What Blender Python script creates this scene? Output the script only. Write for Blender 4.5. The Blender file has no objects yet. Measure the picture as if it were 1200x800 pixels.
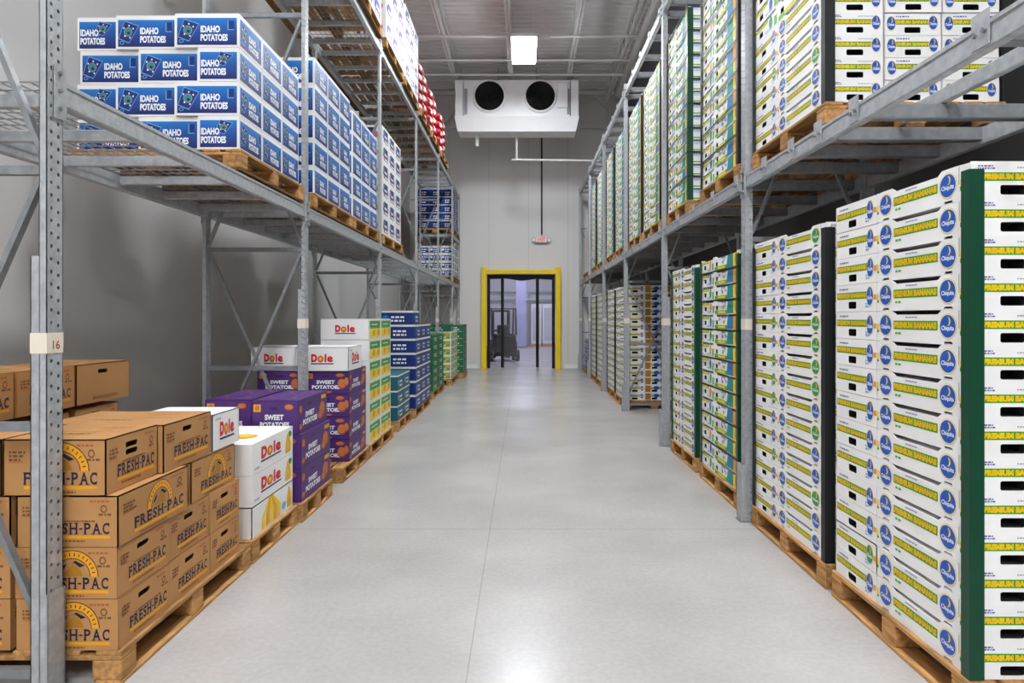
import bpy, math, random
from mathutils import Vector
from mathutils.geometry import tessellate_polygon
random.seed(11)
S = bpy.context.scene
COL = S.collection
V = Vector

# ------------------------------------------------------------------ materials
def lin(c):
    c = c / 255.0
    return c / 12.92 if c <= 0.04045 else ((c + 0.055) / 1.055) ** 2.4

def M(name, rgb, rough=0.6, metal=0.0, noise=0.0, scale=6.0, bump=0.0, stretch=None, rand=0.0, emit=0.0, spec=0.4):
    m = bpy.data.materials.new(name); m.use_nodes = True
    nt = m.node_tree; b = nt.nodes['Principled BSDF']
    col = [lin(x) for x in rgb] + [1]
    b.inputs['Base Color'].default_value = col
    b.inputs['Roughness'].default_value = rough
    b.inputs['Metallic'].default_value = metal
    b.inputs['Specular IOR Level'].default_value = spec
    if emit:
        b.inputs['Emission Color'].default_value = col
        b.inputs['Emission Strength'].default_value = emit
    out = None
    if noise or bump:
        tc = nt.nodes.new('ShaderNodeTexCoord'); mp = nt.nodes.new('ShaderNodeMapping')
        if stretch: mp.inputs['Scale'].default_value = stretch
        nt.links.new(tc.outputs['Object'], mp.inputs['Vector'])
        vec = mp.outputs['Vector']
        if rand:
            oi = nt.nodes.new('ShaderNodeObjectInfo'); ad = nt.nodes.new('ShaderNodeVectorMath'); ad.operation = 'ADD'
            sc = nt.nodes.new('ShaderNodeMath'); sc.operation = 'MULTIPLY'; sc.inputs[1].default_value = 37.0
            nt.links.new(oi.outputs['Random'], sc.inputs[0])
            nt.links.new(vec, ad.inputs[0]); nt.links.new(sc.outputs[0], ad.inputs[1]); vec = ad.outputs[0]
        nz = nt.nodes.new('ShaderNodeTexNoise'); nz.inputs['Scale'].default_value = scale; nz.inputs['Detail'].default_value = 5
        nt.links.new(vec, nz.inputs['Vector'])
        if noise:
            rp = nt.nodes.new('ShaderNodeValToRGB')
            rp.color_ramp.elements[0].position = 0.3; rp.color_ramp.elements[1].position = 0.7
            rp.color_ramp.elements[0].color = [x * (1 - noise) for x in col[:3]] + [1]
            rp.color_ramp.elements[1].color = [min(1, x * (1 + noise)) for x in col[:3]] + [1]
            nt.links.new(nz.outputs['Fac'], rp.inputs['Fac']); out = rp.outputs['Color']
        if bump:
            bp = nt.nodes.new('ShaderNodeBump'); bp.inputs['Strength'].default_value = bump; bp.inputs['Distance'].default_value = 0.01
            nt.links.new(nz.outputs['Fac'], bp.inputs['Height']); nt.links.new(bp.outputs['Normal'], b.inputs['Normal'])
    if rand:
        oi = nt.nodes.new('ShaderNodeObjectInfo'); hs = nt.nodes.new('ShaderNodeHueSaturation')
        mr = nt.nodes.new('ShaderNodeMapRange'); mr.inputs['To Min'].default_value = 1 - rand; mr.inputs['To Max'].default_value = 1 + rand
        nt.links.new(oi.outputs['Random'], mr.inputs['Value']); nt.links.new(mr.outputs['Result'], hs.inputs['Value'])
        if out: nt.links.new(out, hs.inputs['Color'])
        else: hs.inputs['Color'].default_value = col
        out = hs.outputs['Color']
    if out: nt.links.new(out, b.inputs['Base Color'])
    return m

def line_mat(name, rgb, axis_lines, rough, noise, scale, dark=0.55, spec=0.5, metal=0, bump=0.0, rough_noise=0.0):
    """painted or cast surface with joint lines: axis_lines = [(axis, period, offset, half width)]"""
    m = M(name, rgb, rough, metal, noise, scale, bump, spec=spec)
    nt = m.node_tree; b = nt.nodes['Principled BSDF']
    tc = nt.nodes.new('ShaderNodeTexCoord'); sx = nt.nodes.new('ShaderNodeSeparateXYZ')
    nt.links.new(tc.outputs['Object'], sx.inputs[0])
    tot = None
    def mth(op, a, bb=None):
        n = nt.nodes.new('ShaderNodeMath'); n.operation = op
        for i, x in enumerate((a, bb)):
            if x is None: continue
            if isinstance(x, (int, float)): n.inputs[i].default_value = x
            else: nt.links.new(x, n.inputs[i])
        return n.outputs[0]
    for ax, per, off, hw in axis_lines:
        c = mth('ADD', sx.outputs[ax], -off + per * 0.5 + per * 100)
        d = mth('ABSOLUTE', mth('SUBTRACT', mth('MODULO', c, per), per * 0.5))
        l = mth('LESS_THAN', d, hw)
        tot = l if tot is None else mth('MAXIMUM', tot, l)
    mx = nt.nodes.new('ShaderNodeMix'); mx.data_type = 'RGBA'
    old = b.inputs['Base Color'].links[0].from_socket
    nt.links.new(mth('MULTIPLY', tot, dark), mx.inputs['Factor'])
    nt.links.new(old, mx.inputs['A']); mx.inputs['B'].default_value = (0.05, 0.05, 0.05, 1)
    nt.links.new(mx.outputs['Result'], b.inputs['Base Color'])
    if rough_noise:
        nz = nt.nodes.new('ShaderNodeTexNoise'); nz.inputs['Scale'].default_value = 1.3; nz.inputs['Detail'].default_value = 6
        nt.links.new(tc.outputs['Object'], nz.inputs['Vector'])
        mr = nt.nodes.new('ShaderNodeMapRange'); mr.inputs['To Min'].default_value = rough - rough_noise; mr.inputs['To Max'].default_value = rough + rough_noise
        nt.links.new(nz.outputs['Fac'], mr.inputs['Value']); nt.links.new(mr.outputs['Result'], b.inputs['Roughness'])
    return m

galv = M('galvanized steel', (172, 174, 176), 0.42, 0.3, 0.16, 26, 0.05, rand=0.04)
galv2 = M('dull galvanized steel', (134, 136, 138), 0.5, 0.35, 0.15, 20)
bolt = M('zinc bolt', (150, 150, 150), 0.35, 0.8)
wood = M('pallet wood', (176, 130, 80), 0.8, 0, 0.38, 7, 0.25, (6, 0.8, 6), rand=0.22, spec=0.2)
wood_shade = M('shade-darkened pallet wood', (112, 82, 52), 0.85, 0, 0.4, 7, 0.25, (6, 0.8, 6), rand=0.2, spec=0.1)  # shade under the shelf pallets, put into the colour of their bottom boards
kraft = M('kraft cardboard', (182, 132, 80), 0.7, 0, 0.05, 5, 0.04, rand=0.05)
kraft_shade = M('shade-darkened cardboard inside', (70, 48, 30), 0.9)  # kraft darkened to stand in for the shade inside hand holes
white = M('white cardboard', (236, 233, 230), 0.55, 0, 0.03, 6, rand=0.03)
offwhite = M('off white cardboard', (226, 222, 216), 0.6, 0, 0.04, 6, rand=0.04)
hole_shade = M('shade-darkened box inside', (26, 22, 20), 0.9)  # near-black colour paints the shade inside the hand holes
lime = M('green ink', (72, 150, 20), 0.5)
yellow = M('yellow ink', (242, 205, 20), 0.5)
orange = M('orange ink', (224, 134, 24), 0.5)
red = M('red ink', (206, 32, 38), 0.5)
blue = M('blue emblem ink', (26, 84, 176), 0.45)
green2 = M('green emblem ink', (40, 140, 70), 0.45)
teal2 = M('blue teal ink', (30, 120, 165), 0.5)
teal = M('teal ink', (24, 138, 132), 0.5)
navy = M('navy ink', (24, 32, 84), 0.5)
paleyellow = M('pale yellow ink', (226, 214, 96), 0.5)
navyink = M('dark navy ink', (30, 32, 58), 0.6)
ink = M('black ink', (34, 30, 34), 0.6)
greyink = M('grey ink', (150, 150, 160), 0.6)
violetink = M('violet ink', (96, 84, 150), 0.6)
brownink = M('faded brown ink', (120, 78, 46), 0.7)
redink = M('faded red ink', (178, 84, 48), 0.7)
gold = M('golden ink', (228, 158, 30), 0.6)
goldd = M('dull golden ink', (170, 116, 30), 0.6)
lwhite = M('white ink', (240, 240, 242), 0.5)
pink = M('pink ink', (220, 120, 150), 0.5)
blues = [M('printed blue %d' % i, c, 0.4) for i, c in enumerate([(12, 40, 112), (12, 52, 132), (14, 72, 154), (16, 96, 178), (22, 120, 198)])]
bluegrad = [M('printed blue step %d' % i, (12 + i, 36 + 8.5 * i, 106 + 9.5 * i), 0.4) for i in range(10)]
skyblue = M('light blue ink', (110, 170, 215), 0.5)
purple = M('purple cardboard', (80, 42, 112), 0.5, 0, 0.06, 6, rand=0.05)
dpurple = M('dark purple ink', (54, 26, 84), 0.5)
potato = M('potato picture ink', (196, 112, 58), 0.6)
potato2 = M('dark potato picture ink', (150, 78, 44), 0.6)
tealcard = M('teal cardboard', (26, 92, 104), 0.5, rand=0.08)
bluecard = M('blue cardboard', (22, 56, 116), 0.5, rand=0.08)
greencard = M('green cardboard', (28, 104, 60), 0.5, rand=0.12)
lgreen = M('leaf green ink', (90, 168, 40), 0.5)
dgreen = M('dark green plastic', (10, 64, 42), 0.4, rand=0.03)
blackpl = M('black plastic', (22, 24, 24), 0.5)
blacksteel = M('black painted steel', (13, 13, 14), 0.5, spec=0.25)
cream = M('cream paper label', (226, 214, 196), 0.6)
yelpaint = M('yellow safety paint', (255, 216, 0), 0.4, 0, 0.04, 5)
unitwhite = M('white enamel', (240, 240, 240), 0.35, 0, 0.02, 3)
pvc = M('white pipe', (215, 215, 212), 0.4)
steelpaint = M('white joist paint', (228, 226, 224), 0.5, 0.0, 0.05, 3)
redsack = M('red net sack', (176, 30, 40), 0.6, 0, 0.15, 30, 0.2, rand=0.1)
sackwhite = M('white sack print', (235, 225, 220), 0.6)
lampmat = M('lamp diffuser', (243, 249, 255), 0.5, emit=104.0)
lampmat2 = M('back room diffuser', (246, 248, 255), 0.5, emit=52.0)
redglow = M('exit letters', (235, 40, 30), 0.5, emit=0.6)
tyre = M('tyre rubber', (18, 18, 18), 0.8)
truckbody = M('dark truck paint', (10, 10, 13), 0.8, spec=0.1)
truckgrey = M('grey truck paint', (20, 21, 25), 0.8, spec=0.1)
floor_mat = line_mat('polished concrete', (172, 167, 163), [(0, 6.0, -0.235, 0.003), (1, 5.0, 4.72, 0.005)], 0.25, 0.11, 1.1, 0.3, 0.4)
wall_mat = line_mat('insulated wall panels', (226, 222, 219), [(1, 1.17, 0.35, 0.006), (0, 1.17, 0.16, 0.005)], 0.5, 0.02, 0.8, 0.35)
shadewall_mat = line_mat('shade-darkened wall panels', (74, 72, 71), [(1, 1.17, 0.35, 0.006), (0, 1.17, 0.16, 0.005)], 0.6, 0.02, 0.8, 0.35)  # wall panels darkened in colour to imitate shade behind the banana side rack
ceil_mat = M('white ceiling deck', (226, 224, 222), 0.6, 0, 0.03, 2)
backwall_mat = M('back room wall', (200, 202, 212), 0.6, 0, 0.05, 1)
lilac = M('lilac curtain strip', (160, 160, 200), 0.4)
skirt_mat = M('tan kick board', (196, 160, 120), 0.6)

# fine surface mottling for the concrete
nt = floor_mat.node_tree; bs = nt.nodes['Principled BSDF']
n2 = nt.nodes.new('ShaderNodeTexNoise'); n2.inputs['Scale'].default_value = 38; n2.inputs['Detail'].default_value = 4
tc = nt.nodes.new('ShaderNodeTexCoord'); nt.links.new(tc.outputs['Object'], n2.inputs['Vector'])
hs = nt.nodes.new('ShaderNodeHueSaturation'); mr = nt.nodes.new('ShaderNodeMapRange'); mr.inputs['To Min'].default_value = 0.86; mr.inputs['To Max'].default_value = 1.13
nt.links.new(n2.outputs['Fac'], mr.inputs['Value']); nt.links.new(mr.outputs['Result'], hs.inputs['Value'])
src = bs.inputs['Base Color'].links[0].from_socket
nt.links.new(src, hs.inputs['Color']); nt.links.new(hs.outputs['Color'], bs.inputs['Base Color'])

glass = bpy.data.materials.new('clear vinyl pane'); glass.use_nodes = True
nt = glass.node_tree; nt.nodes.clear()
o_ = nt.nodes.new('ShaderNodeOutputMaterial'); mxs = nt.nodes.new('ShaderNodeMixShader'); mxs.inputs[0].default_value = 0.04
tr = nt.nodes.new('ShaderNodeBsdfTransparent'); tr.inputs[0].default_value = (0.88, 0.88, 0.95, 1)
gl = nt.nodes.new('ShaderNodeBsdfGlossy'); gl.inputs['Roughness'].default_value = 0.15
nt.links.new(tr.outputs[0], mxs.inputs[1]); nt.links.new(gl.outputs[0], mxs.inputs[2]); nt.links.new(mxs.outputs[0], o_.inputs[0])

# ------------------------------------------------------------------ mesh building
TXT = {}
def glyphs(s, bold):
    k = (s, bold)
    if k not in TXT:
        cu = bpy.data.curves.new('t', 'FONT'); cu.body = s; cu.offset = bold; cu.resolution_u = 3; cu.fill_mode = 'FRONT'
        ob = bpy.data.objects.new('t', cu); COL.objects.link(ob)
        dg = bpy.context.evaluated_depsgraph_get()
        me = bpy.data.meshes.new_from_object(ob.evaluated_get(dg))
        vs = [(v.co.x, v.co.y) for v in me.vertices]; fs = [tuple(p.vertices) for p in me.polygons]
        bpy.data.objects.remove(ob); bpy.data.curves.remove(cu); bpy.data.meshes.remove(me)
        x0 = min(v[0] for v in vs); x1 = max(v[0] for v in vs); y0 = min(v[1] for v in vs); y1 = max(v[1] for v in vs)
        TXT[k] = ([((x - x0) / (x1 - x0), (y - y0) / (y1 - y0)) for x, y in vs], fs)
    return TXT[k]

def rect(x0, y0, x1, y1): return [(x0, y0), (x1, y0), (x1, y1), (x0, y1)]
def oval(cx, cy, rx, ry, n=20, a0=0.0): return [(cx + rx * math.cos(a0 + 2 * math.pi * i / n), cy + ry * math.sin(a0 + 2 * math.pi * i / n)) for i in range(n)]
def rrect(x0, y0, x1, y1, r, n=4):
    out = []
    for cx, cy, a in ((x1 - r, y1 - r, 0), (x0 + r, y1 - r, 90), (x0 + r, y0 + r, 180), (x1 - r, y0 + r, 270)):
        for i in range(n + 1):
            t = math.radians(a + 90 * i / n); out.append((cx + r * math.cos(t), cy + r * math.sin(t)))
    return out

class MB:
    def __init__(s): s.v = []; s.f = []; s.m = []; s.mats = []
    def slot(s, mat):
        if mat not in s.mats: s.mats.append(mat)
        return s.mats.index(mat)
    def add(s, vs, fs, mat):
        b = len(s.v); k = s.slot(mat)
        s.v += [tuple(v) for v in vs]
        for f in fs: s.f.append(tuple(b + i for i in f)); s.m.append(k)
    def box(s, x0, x1, y0, y1, z0, z1, mat):
        s.add([(x0, y0, z0), (x1, y0, z0), (x1, y1, z0), (x0, y1, z0), (x0, y0, z1), (x1, y0, z1), (x1, y1, z1), (x0, y1, z1)],
              [(3, 2, 1, 0), (4, 5, 6, 7), (0, 1, 5, 4), (1, 2, 6, 5), (2, 3, 7, 6), (3, 0, 4, 7)], mat)
    def cbox(s, x0, x1, y0, y1, z0, z1, mat, c=0.004):
        """box with chamfered edges"""
        xs, ys, zs = (x0, x1), (y0, y1), (z0, z1); vs = []; idx = {}
        for i in (0, 1):
            for j in (0, 1):
                for k in (0, 1):
                    sx, sy, sz = (1, -1)[i] * c, (1, -1)[j] * c, (1, -1)[k] * c
                    for a, p in enumerate(((xs[i], ys[j] + sy, zs[k] + sz), (xs[i] + sx, ys[j], zs[k] + sz), (xs[i] + sx, ys[j] + sy, zs[k]))):
                        idx[i, j, k, a] = len(vs); vs.append(p)
        fs = []
        for i in (0, 1):
            fs.append([idx[i, 0, 0, 0], idx[i, 1, 0, 0], idx[i, 1, 1, 0], idx[i, 0, 1, 0]])
            fs.append([idx[0, i, 0, 1], idx[1, i, 0, 1], idx[1, i, 1, 1], idx[0, i, 1, 1]])
            fs.append([idx[0, 0, i, 2], idx[1, 0, i, 2], idx[1, 1, i, 2], idx[0, 1, i, 2]])
            for j in (0, 1):
                fs.append([idx[i, j, 0, 0], idx[i, j, 1, 0], idx[i, j, 1, 1], idx[i, j, 0, 1]])
                fs.append([idx[i, 0, j, 0], idx[i, 1, j, 0], idx[i, 1, j, 2], idx[i, 0, j, 2]])
                fs.append([idx[0, i, j, 1], idx[1, i, j, 1], idx[1, i, j, 2], idx[0, i, j, 2]])
                for k in (0, 1): fs.append([idx[i, j, k, 0], idx[i, j, k, 1], idx[i, j, k, 2]])
        s.add(vs, fs, mat)
    def bar(s, p, q, w, h, mat, up=(0, 0, 1)):
        p = V(p); q = V(q); d = (q - p).normalized(); u = V(up)
        if abs(d.dot(u)) > 0.98: u = V((0, 1, 0))
        a = d.cross(u).normalized(); b = a.cross(d).normalized(); a *= w / 2; b *= h / 2
        vs = [p - a - b, p + a - b, p + a + b, p - a + b, q - a - b, q + a - b, q + a + b, q - a + b]
        s.add(vs, [(3, 2, 1, 0), (4, 5, 6, 7), (0, 1, 5, 4), (1, 2, 6, 5), (2, 3, 7, 6), (3, 0, 4, 7)], mat)
    def tube(s, p, q, r, mat, n=10, r2=None):
        p = V(p); q = V(q); d = (q - p).normalized(); u = V((0, 0, 1)) if abs(d.z) < 0.9 else V((1, 0, 0))
        a = d.cross(u).normalized(); b = a.cross(d); r2 = r if r2 is None else r2
        vs = []
        for c, rr in ((p, r), (q, r2)):
            vs += [c + rr * (math.cos(2 * math.pi * i / n) * a + math.sin(2 * math.pi * i / n) * b) for i in range(n)]
        s.add(vs, [(i, (i + 1) % n, n + (i + 1) % n, n + i) for i in range(n)] + [tuple(range(n))[::-1], tuple(range(n, 2 * n))], mat)
    def ring(s, c, R, r, mat, axis='y', n=28, k=6):
        vs = []; fs = []
        for i in range(n):
            t = 2 * math.pi * i / n
            for j in range(k):
                u = 2 * math.pi * j / k; rad = R + r * math.cos(u); h = r * math.sin(u)
                if axis == 'y': vs.append((c[0] + rad * math.cos(t), c[1] + h, c[2] + rad * math.sin(t)))
                else: vs.append((c[0] + h, c[1] + rad * math.cos(t), c[2] + rad * math.sin(t)))
        for i in range(n):
            for j in range(k):
                fs.append((i * k + j, ((i + 1) % n) * k + j, ((i + 1) % n) * k + (j + 1) % k, i * k + (j + 1) % k))
        s.add(vs, fs, mat)
    def P(s, F, x, y, d=0.0):
        o, u, v, n = F; return o + u * x + v * y + n * d
    def plate(s, F, loops, t, mat, off=0.0):
        """flat panel with holes; front at off along the normal, thickness t inwards"""
        pts = [[V((x, y, 0)) for x, y in l] for l in loops]
        tri = tessellate_polygon(pts); fl = [p for l in loops for p in l]; n = len(fl)
        vs = [s.P(F, x, y, off) for x, y in fl] + [s.P(F, x, y, off - t) for x, y in fl]
        fs = []
        for a, b, c in tri:
            ar = (fl[b][0] - fl[a][0]) * (fl[c][1] - fl[a][1]) - (fl[c][0] - fl[a][0]) * (fl[b][1] - fl[a][1])
            if abs(ar) < 1e-12: continue
            if ar < 0: b, c = c, b
            fs.append((a, b, c)); fs.append((n + c, n + b, n + a))
        k = 0
        for l in loops:
            m = len(l)
            for i in range(m): fs.append((k + i, k + (i + 1) % m, n + k + (i + 1) % m, n + k + i))
            k += m
        s.add(vs, fs, mat)
    def flat(s, F, loop, mat, off=0.0008, hole=None):
        loops = [loop] + ([hole] if hole else [])
        fl = [p for l in loops for p in l]
        if hole:
            fs = [tuple(t) for t in tessellate_polygon([[V((x, y, 0)) for x, y in l] for l in loops])]
        else: fs = [tuple(range(len(loop)))]
        s.add([s.P(F, x, y, off) for x, y in fl], fs, mat)
    def text(s, F, t, x, y, w, h, mat, off=0.0012, bold=0.02, slant=0.0):
        vs, fs = glyphs(t, bold)
        s.add([s.P(F, x + a * w + slant * b * h, y + b * h, off) for a, b in vs], fs, mat)
    def fat(s, F, t, x, y, w, h, mat, off=.0014):
        """heavy lettering: the same word printed four times, slightly shifted"""
        e = .02 * h + .004 * w
        for i, (a, b) in enumerate(((0, 0), (1, 0), (.5, .7), (.5, -.7))): s.text(F, t, x + a * e, y + b * e * .6, w, h, mat, off + .0001 * i, .03)
    def serif(s, F, t, x, y, w, h, mat, off=0.0012):
        wt = {'F': .64, 'R': .8, 'E': .66, 'S': .6, 'H': .84, '-': .36, 'P': .7, 'A': .86, 'C': .74}
        tot = sum(wt[c] for c in t) + 0.1 * (len(t) - 1); k = w / tot; cx = x
        for c in t:
            cw = wt[c] * k
            if c == '-': s.flat(F, rect(cx + .04 * cw, y + .4 * h, cx + .96 * cw, y + .54 * h), mat, off)
            else: s.text(F, c, cx + .06 * cw, y, cw * .88, h, mat, off, 0.022)
            e = .07 * h
            def sf(a, b, yy): s.flat(F, rect(cx + a * cw, yy, cx + b * cw, yy + e), mat, off)
            if c in 'FP': sf(-.04, .42, y); sf(-.04, .3, y + h - e)
            if c == 'E': sf(-.04, .3, y); sf(-.04, .3, y + h - e); s.flat(F, rect(cx + .86 * cw, y, cx + .98 * cw, y + .28 * h), mat, off)
            if c == 'R': sf(-.04, .4, y); sf(.68, 1.1, y); sf(-.04, .3, y + h - e)
            if c == 'H': sf(-.04, .4, y); sf(.6, 1.04, y); sf(-.04, .4, y + h - e); sf(.6, 1.04, y + h - e)
            if c == 'A': sf(-.1, .34, y); sf(.66, 1.12, y)
            if c in 'EF': s.flat(F, rect(cx + .86 * cw, y + .72 * h, cx + .98 * cw, y + h), mat, off)
            if c in 'SC': s.flat(F, rect(cx + .84 * cw, y + .66 * h, cx + .95 * cw, y + .98 * h), mat, off)
            cx += cw + .1 * k
    def mesh(s, name, smooth=False):
        me = bpy.data.meshes.new(name); me.from_pydata(s.v, [], s.f)
        for m in s.mats: me.materials.append(m)
        me.polygons.foreach_set('material_index', s.m)
        if smooth: me.polygons.foreach_set('use_smooth', [True] * len(s.f))
        me.update(); return me
    def build(s, name, parent=None, loc=(0, 0, 0), smooth=False): return put(name, s.mesh(name, smooth), parent, loc)

def put(name, me, parent=None, loc=(0, 0, 0), rz=0.0):
    o = bpy.data.objects.new(name, me); COL.objects.link(o); o.location = loc; o.rotation_euler.z = rz
    if parent is not None: o.parent = parent
    return o
def empty(name, loc=(0, 0, 0), rz=0.0):
    o = bpy.data.objects.new(name, None); COL.objects.link(o); o.location = loc; o.rotation_euler.z = rz; o.empty_display_size = 0.1
    return o
def tag(o, label, cat, group=None):
    o['label'] = label; o['category'] = cat
    if group: o['group'] = group
    return o
def struct(o, label=None):
    o['kind'] = 'structure'
    if label: o['label'] = label; o['category'] = 'building part'
    return o
ORD = 'zeroth first second third fourth fifth sixth seventh eighth ninth tenth eleventh twelfth thirteenth fourteenth fifteenth sixteenth seventeenth'.split()

def frames(w, d, h):
    X, Y, Z = V((1, 0, 0)), V((0, 1, 0)), V((0, 0, 1))
    return {'f': (V((-w / 2, -d / 2, 0)), X, Z, -Y), 'r': (V((w / 2, -d / 2, 0)), Y, Z, X),
            'l': (V((-w / 2, d / 2, 0)), -Y, Z, -X), 'b': (V((w / 2, d / 2, 0)), -X, Z, Y), 't': (V((-w / 2, -d / 2, h)), X, Y, Z)}

class Spec:
    """one kind of carton: fn(part, FR) draws into part('body') and other named parts; near copies get child parts, far ones one mesh"""
    def __init__(s, key, w, d, h, fn):
        s.w, s.d, s.h = w, d, h; FR = frames(w, d, h); parts = {}
        def part(n): return parts.setdefault(n, MB())
        fn(part, FR, w, d, h); s.parts = [(n, mb.mesh(key + '_' + n)) for n, mb in parts.items()]
        one = MB(); fn(lambda n: one, FR, w, d, h); s.one = one.mesh(key)
    def put(s, name, loc, label, cat, group, rz=0.0, detail=True):
        if not detail: o = put(name, s.one, None, loc, rz)
        else:
            o = put(name, s.parts[0][1], None, loc, rz)
            for n, me in s.parts[1:]: put(n.split('#')[0], me, o)
        return tag(o, label, cat, group)

def shell(mb, FR, w, d, h, mat, holes={}, t=0.004, top=True, topmat=None, topz=None):
    """hollow carton of panels; holes[face] = list of loops"""
    for k, W in (('f', w), ('b', w), ('r', d), ('l', d)):
        mb.plate(FR[k], [rect(0, 0, W, h)] + holes.get(k, []), t, mat)
    mb.box(-w / 2 + t, w / 2 - t, -d / 2 + t, d / 2 - t, 0, t, mat)
    if top:
        g = 0.003
        for a, b in ((-w / 2, -g), (g, w / 2)) if w < d else ((-w / 2, w / 2),):
            if w < d: mb.box(a, b, -d / 2, d / 2, h - t, h, topmat or mat)
            else:
                mb.box(a, b, -d / 2, -g, h - t, h, topmat or mat); mb.box(a, b, g, d / 2, h - t, h, topmat or mat)
        mb.box(-w / 2 + t, w / 2 - t, -d / 2 + t, d / 2 - t, h - 2 * t, h - 1.2 * t, topmat or mat)

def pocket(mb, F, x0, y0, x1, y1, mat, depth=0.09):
    """recess behind a cut-out hand hole, its shade put in by dark colour"""
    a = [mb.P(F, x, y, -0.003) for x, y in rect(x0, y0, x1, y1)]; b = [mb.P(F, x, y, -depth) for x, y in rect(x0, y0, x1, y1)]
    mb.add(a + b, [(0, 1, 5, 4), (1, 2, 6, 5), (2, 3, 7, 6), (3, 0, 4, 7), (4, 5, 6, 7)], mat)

# ------------------------------------------------------------------ carton designs
def emblem(mb, F, cx, cy, rx, ry, base=None):
    base = base or blue
    mb.flat(F, oval(cx, cy, rx, ry, 22), yellow, .0010)
    mb.flat(F, oval(cx, cy, rx * .94, ry * .94, 22), white, .0013)
    mb.flat(F, oval(cx, cy, rx * .88, ry * .88, 22), base, .0016)
    n = 8; arc = [(cx + .42 * rx * math.sin(a) * .8, cy + ry * (.38 + .36 * math.cos(a))) for a in [math.pi * (.05 + .95 * i / n) for i in range(n + 1)]]
    arc2 = [(cx + .16 * rx * math.sin(a), cy + ry * (.38 + .30 * math.cos(a))) for a in [math.pi * (.05 + .95 * i / n) for i in range(n + 1)]]
    mb.flat(F, arc + arc2[::-1], yellow, .0019)
    mb.text(F, 'Chiquita', cx - .7 * rx, cy - .42 * ry, 1.4 * rx, .46 * ry, lwhite, .0020, .025)

def band(mb, F, x0, x1, y0, y1, txt=True):
    mb.flat(F, rect(x0, y0, x1, y1), lime, .0008)
    e = (y1 - y0) * .16; p = (x1 - x0) * .02
    if txt:
        mb.text(F, 'PREMIUM BANANAS', x0 + p, y0 + e, x1 - x0 - 2 * p, y1 - y0 - 2 * e, yellow, .0012, .07)
        mb.text(F, 'PREMIUM BANANAS', x0 + p * 1.2, y0 + 1.5 * e, x1 - x0 - 2.4 * p, y1 - y0 - 3 * e, orange, .0016, -0.012)
    else: mb.flat(F, rect(x0 + p, y0 + e, x1 - p, y1 - e), yellow, .0012)

def smalltext(mb, F, x, y, w, h, mat, rows=2, seed=1):
    r = random.Random(seed)
    for j in range(rows):
        cx = x; hh = h / rows
        while cx < x + w * (.7 + .3 * r.random()):
            ww = hh * r.uniform(.4, 1.3); mb.flat(F, rect(cx, y + j * hh + .15 * hh, cx + ww, y + j * hh + .75 * hh), mat, .0015); cx += ww + hh * .35

def banana_long(alt):
    def fn(part, FR, w, d, h):
        b = part('body'); hw = .047
        e = .018; t = .004
        uo, un = .075, d - .135            # the two ovals along the long side
        for k in ('l', 'r'):
            F = FR[k]
            if k == 'l':
                o = [(0, 0), (uo - .03, 0), (uo - .024, .013), (uo + .024, .013), (uo + .03, 0), (un - .03, 0), (un - .024, .013), (un + .024, .013), (un + .03, 0), (d, 0),
                     (d, h - .004), (un + .05, h), (un - .04, h), (un - .065, h - e), (uo + .085, h - e), (uo + .05, h), (uo - .03, h), (0, h - .004)]
            else: o = rect(0, 0, d, h)
            b.plate(F, [o], t, white)
        slot = rrect(w / 2 - hw, .1 * h, w / 2 + hw, .36 * h, .008)
        b.plate(FR['f'], [rect(0, 0, w, h), slot], t, white); b.plate(FR['b'], [rect(0, 0, w, h)], t, white)
        b.box(-w / 2 + t, w / 2 - t, -d / 2 + t, d / 2 - t, .001, .005, white)
        b.box(-w / 2 + t, w / 2 - t, -d / 2 + t, d / 2 - t, h - e - .006, h - e - .002, white)
        F = FR['l']
        bd = part('printed_band')
        band(bd, F, uo + .065, un - .065, .4 * h, .68 * h)
        smalltext(bd, F, uo + .16, .76 * h, .1, .06 * h, violetink, 1, 3); smalltext(bd, F, uo + .08, .22 * h, .03, .12 * h, lgreen, 1, 5)
        bd.flat(F, rect(0.001, .36 * h, .014, .58 * h), yellow, .0008); bd.flat(F, rect(.001, .28 * h, .016, .36 * h), lime, .0008)
        bd.flat(F, rect(d - .062, .28 * h, d - .008, .4 * h), lime, .0008)
        bd.flat(F, [(d - .06, .4 * h), (d - .008, .36 * h), (d - .008, .52 * h), (d - .06, .6 * h)], yellow, .0008)
        bd.flat(F, rect(d - .068, .46 * h, d - .0655, .97 * h), ink, .0009)
        emblem(part('emblem#1'), F, uo, .53 * h, .055, .37 * h); emblem(part('emblem#2'), F, un, .53 * h, .055, .37 * h, green2 if alt else blue)
        F = FR['f']
        band(bd, F, .13 * w, .95 * w, .47 * h, .7 * h)
        smalltext(bd, F, .08 * w, .78 * h, .22 * w, .13 * h, violetink, 2, 7); smalltext(bd, F, .55 * w, .8 * h, .3 * w, .06 * h, greyink, 1, 9)
        emblem(part('emblem#3'), F, .075 * w, .5 * h, .024, .33 * h, green2 if alt else blue)
        emblem(part('emblem#4'), F, .87 * w, .55 * h, .027, .34 * h)
        pocket(part('handle_hole'), F, w / 2 - hw, .1 * h, w / 2 + hw, .36 * h, hole_shade)
    return fn

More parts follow.
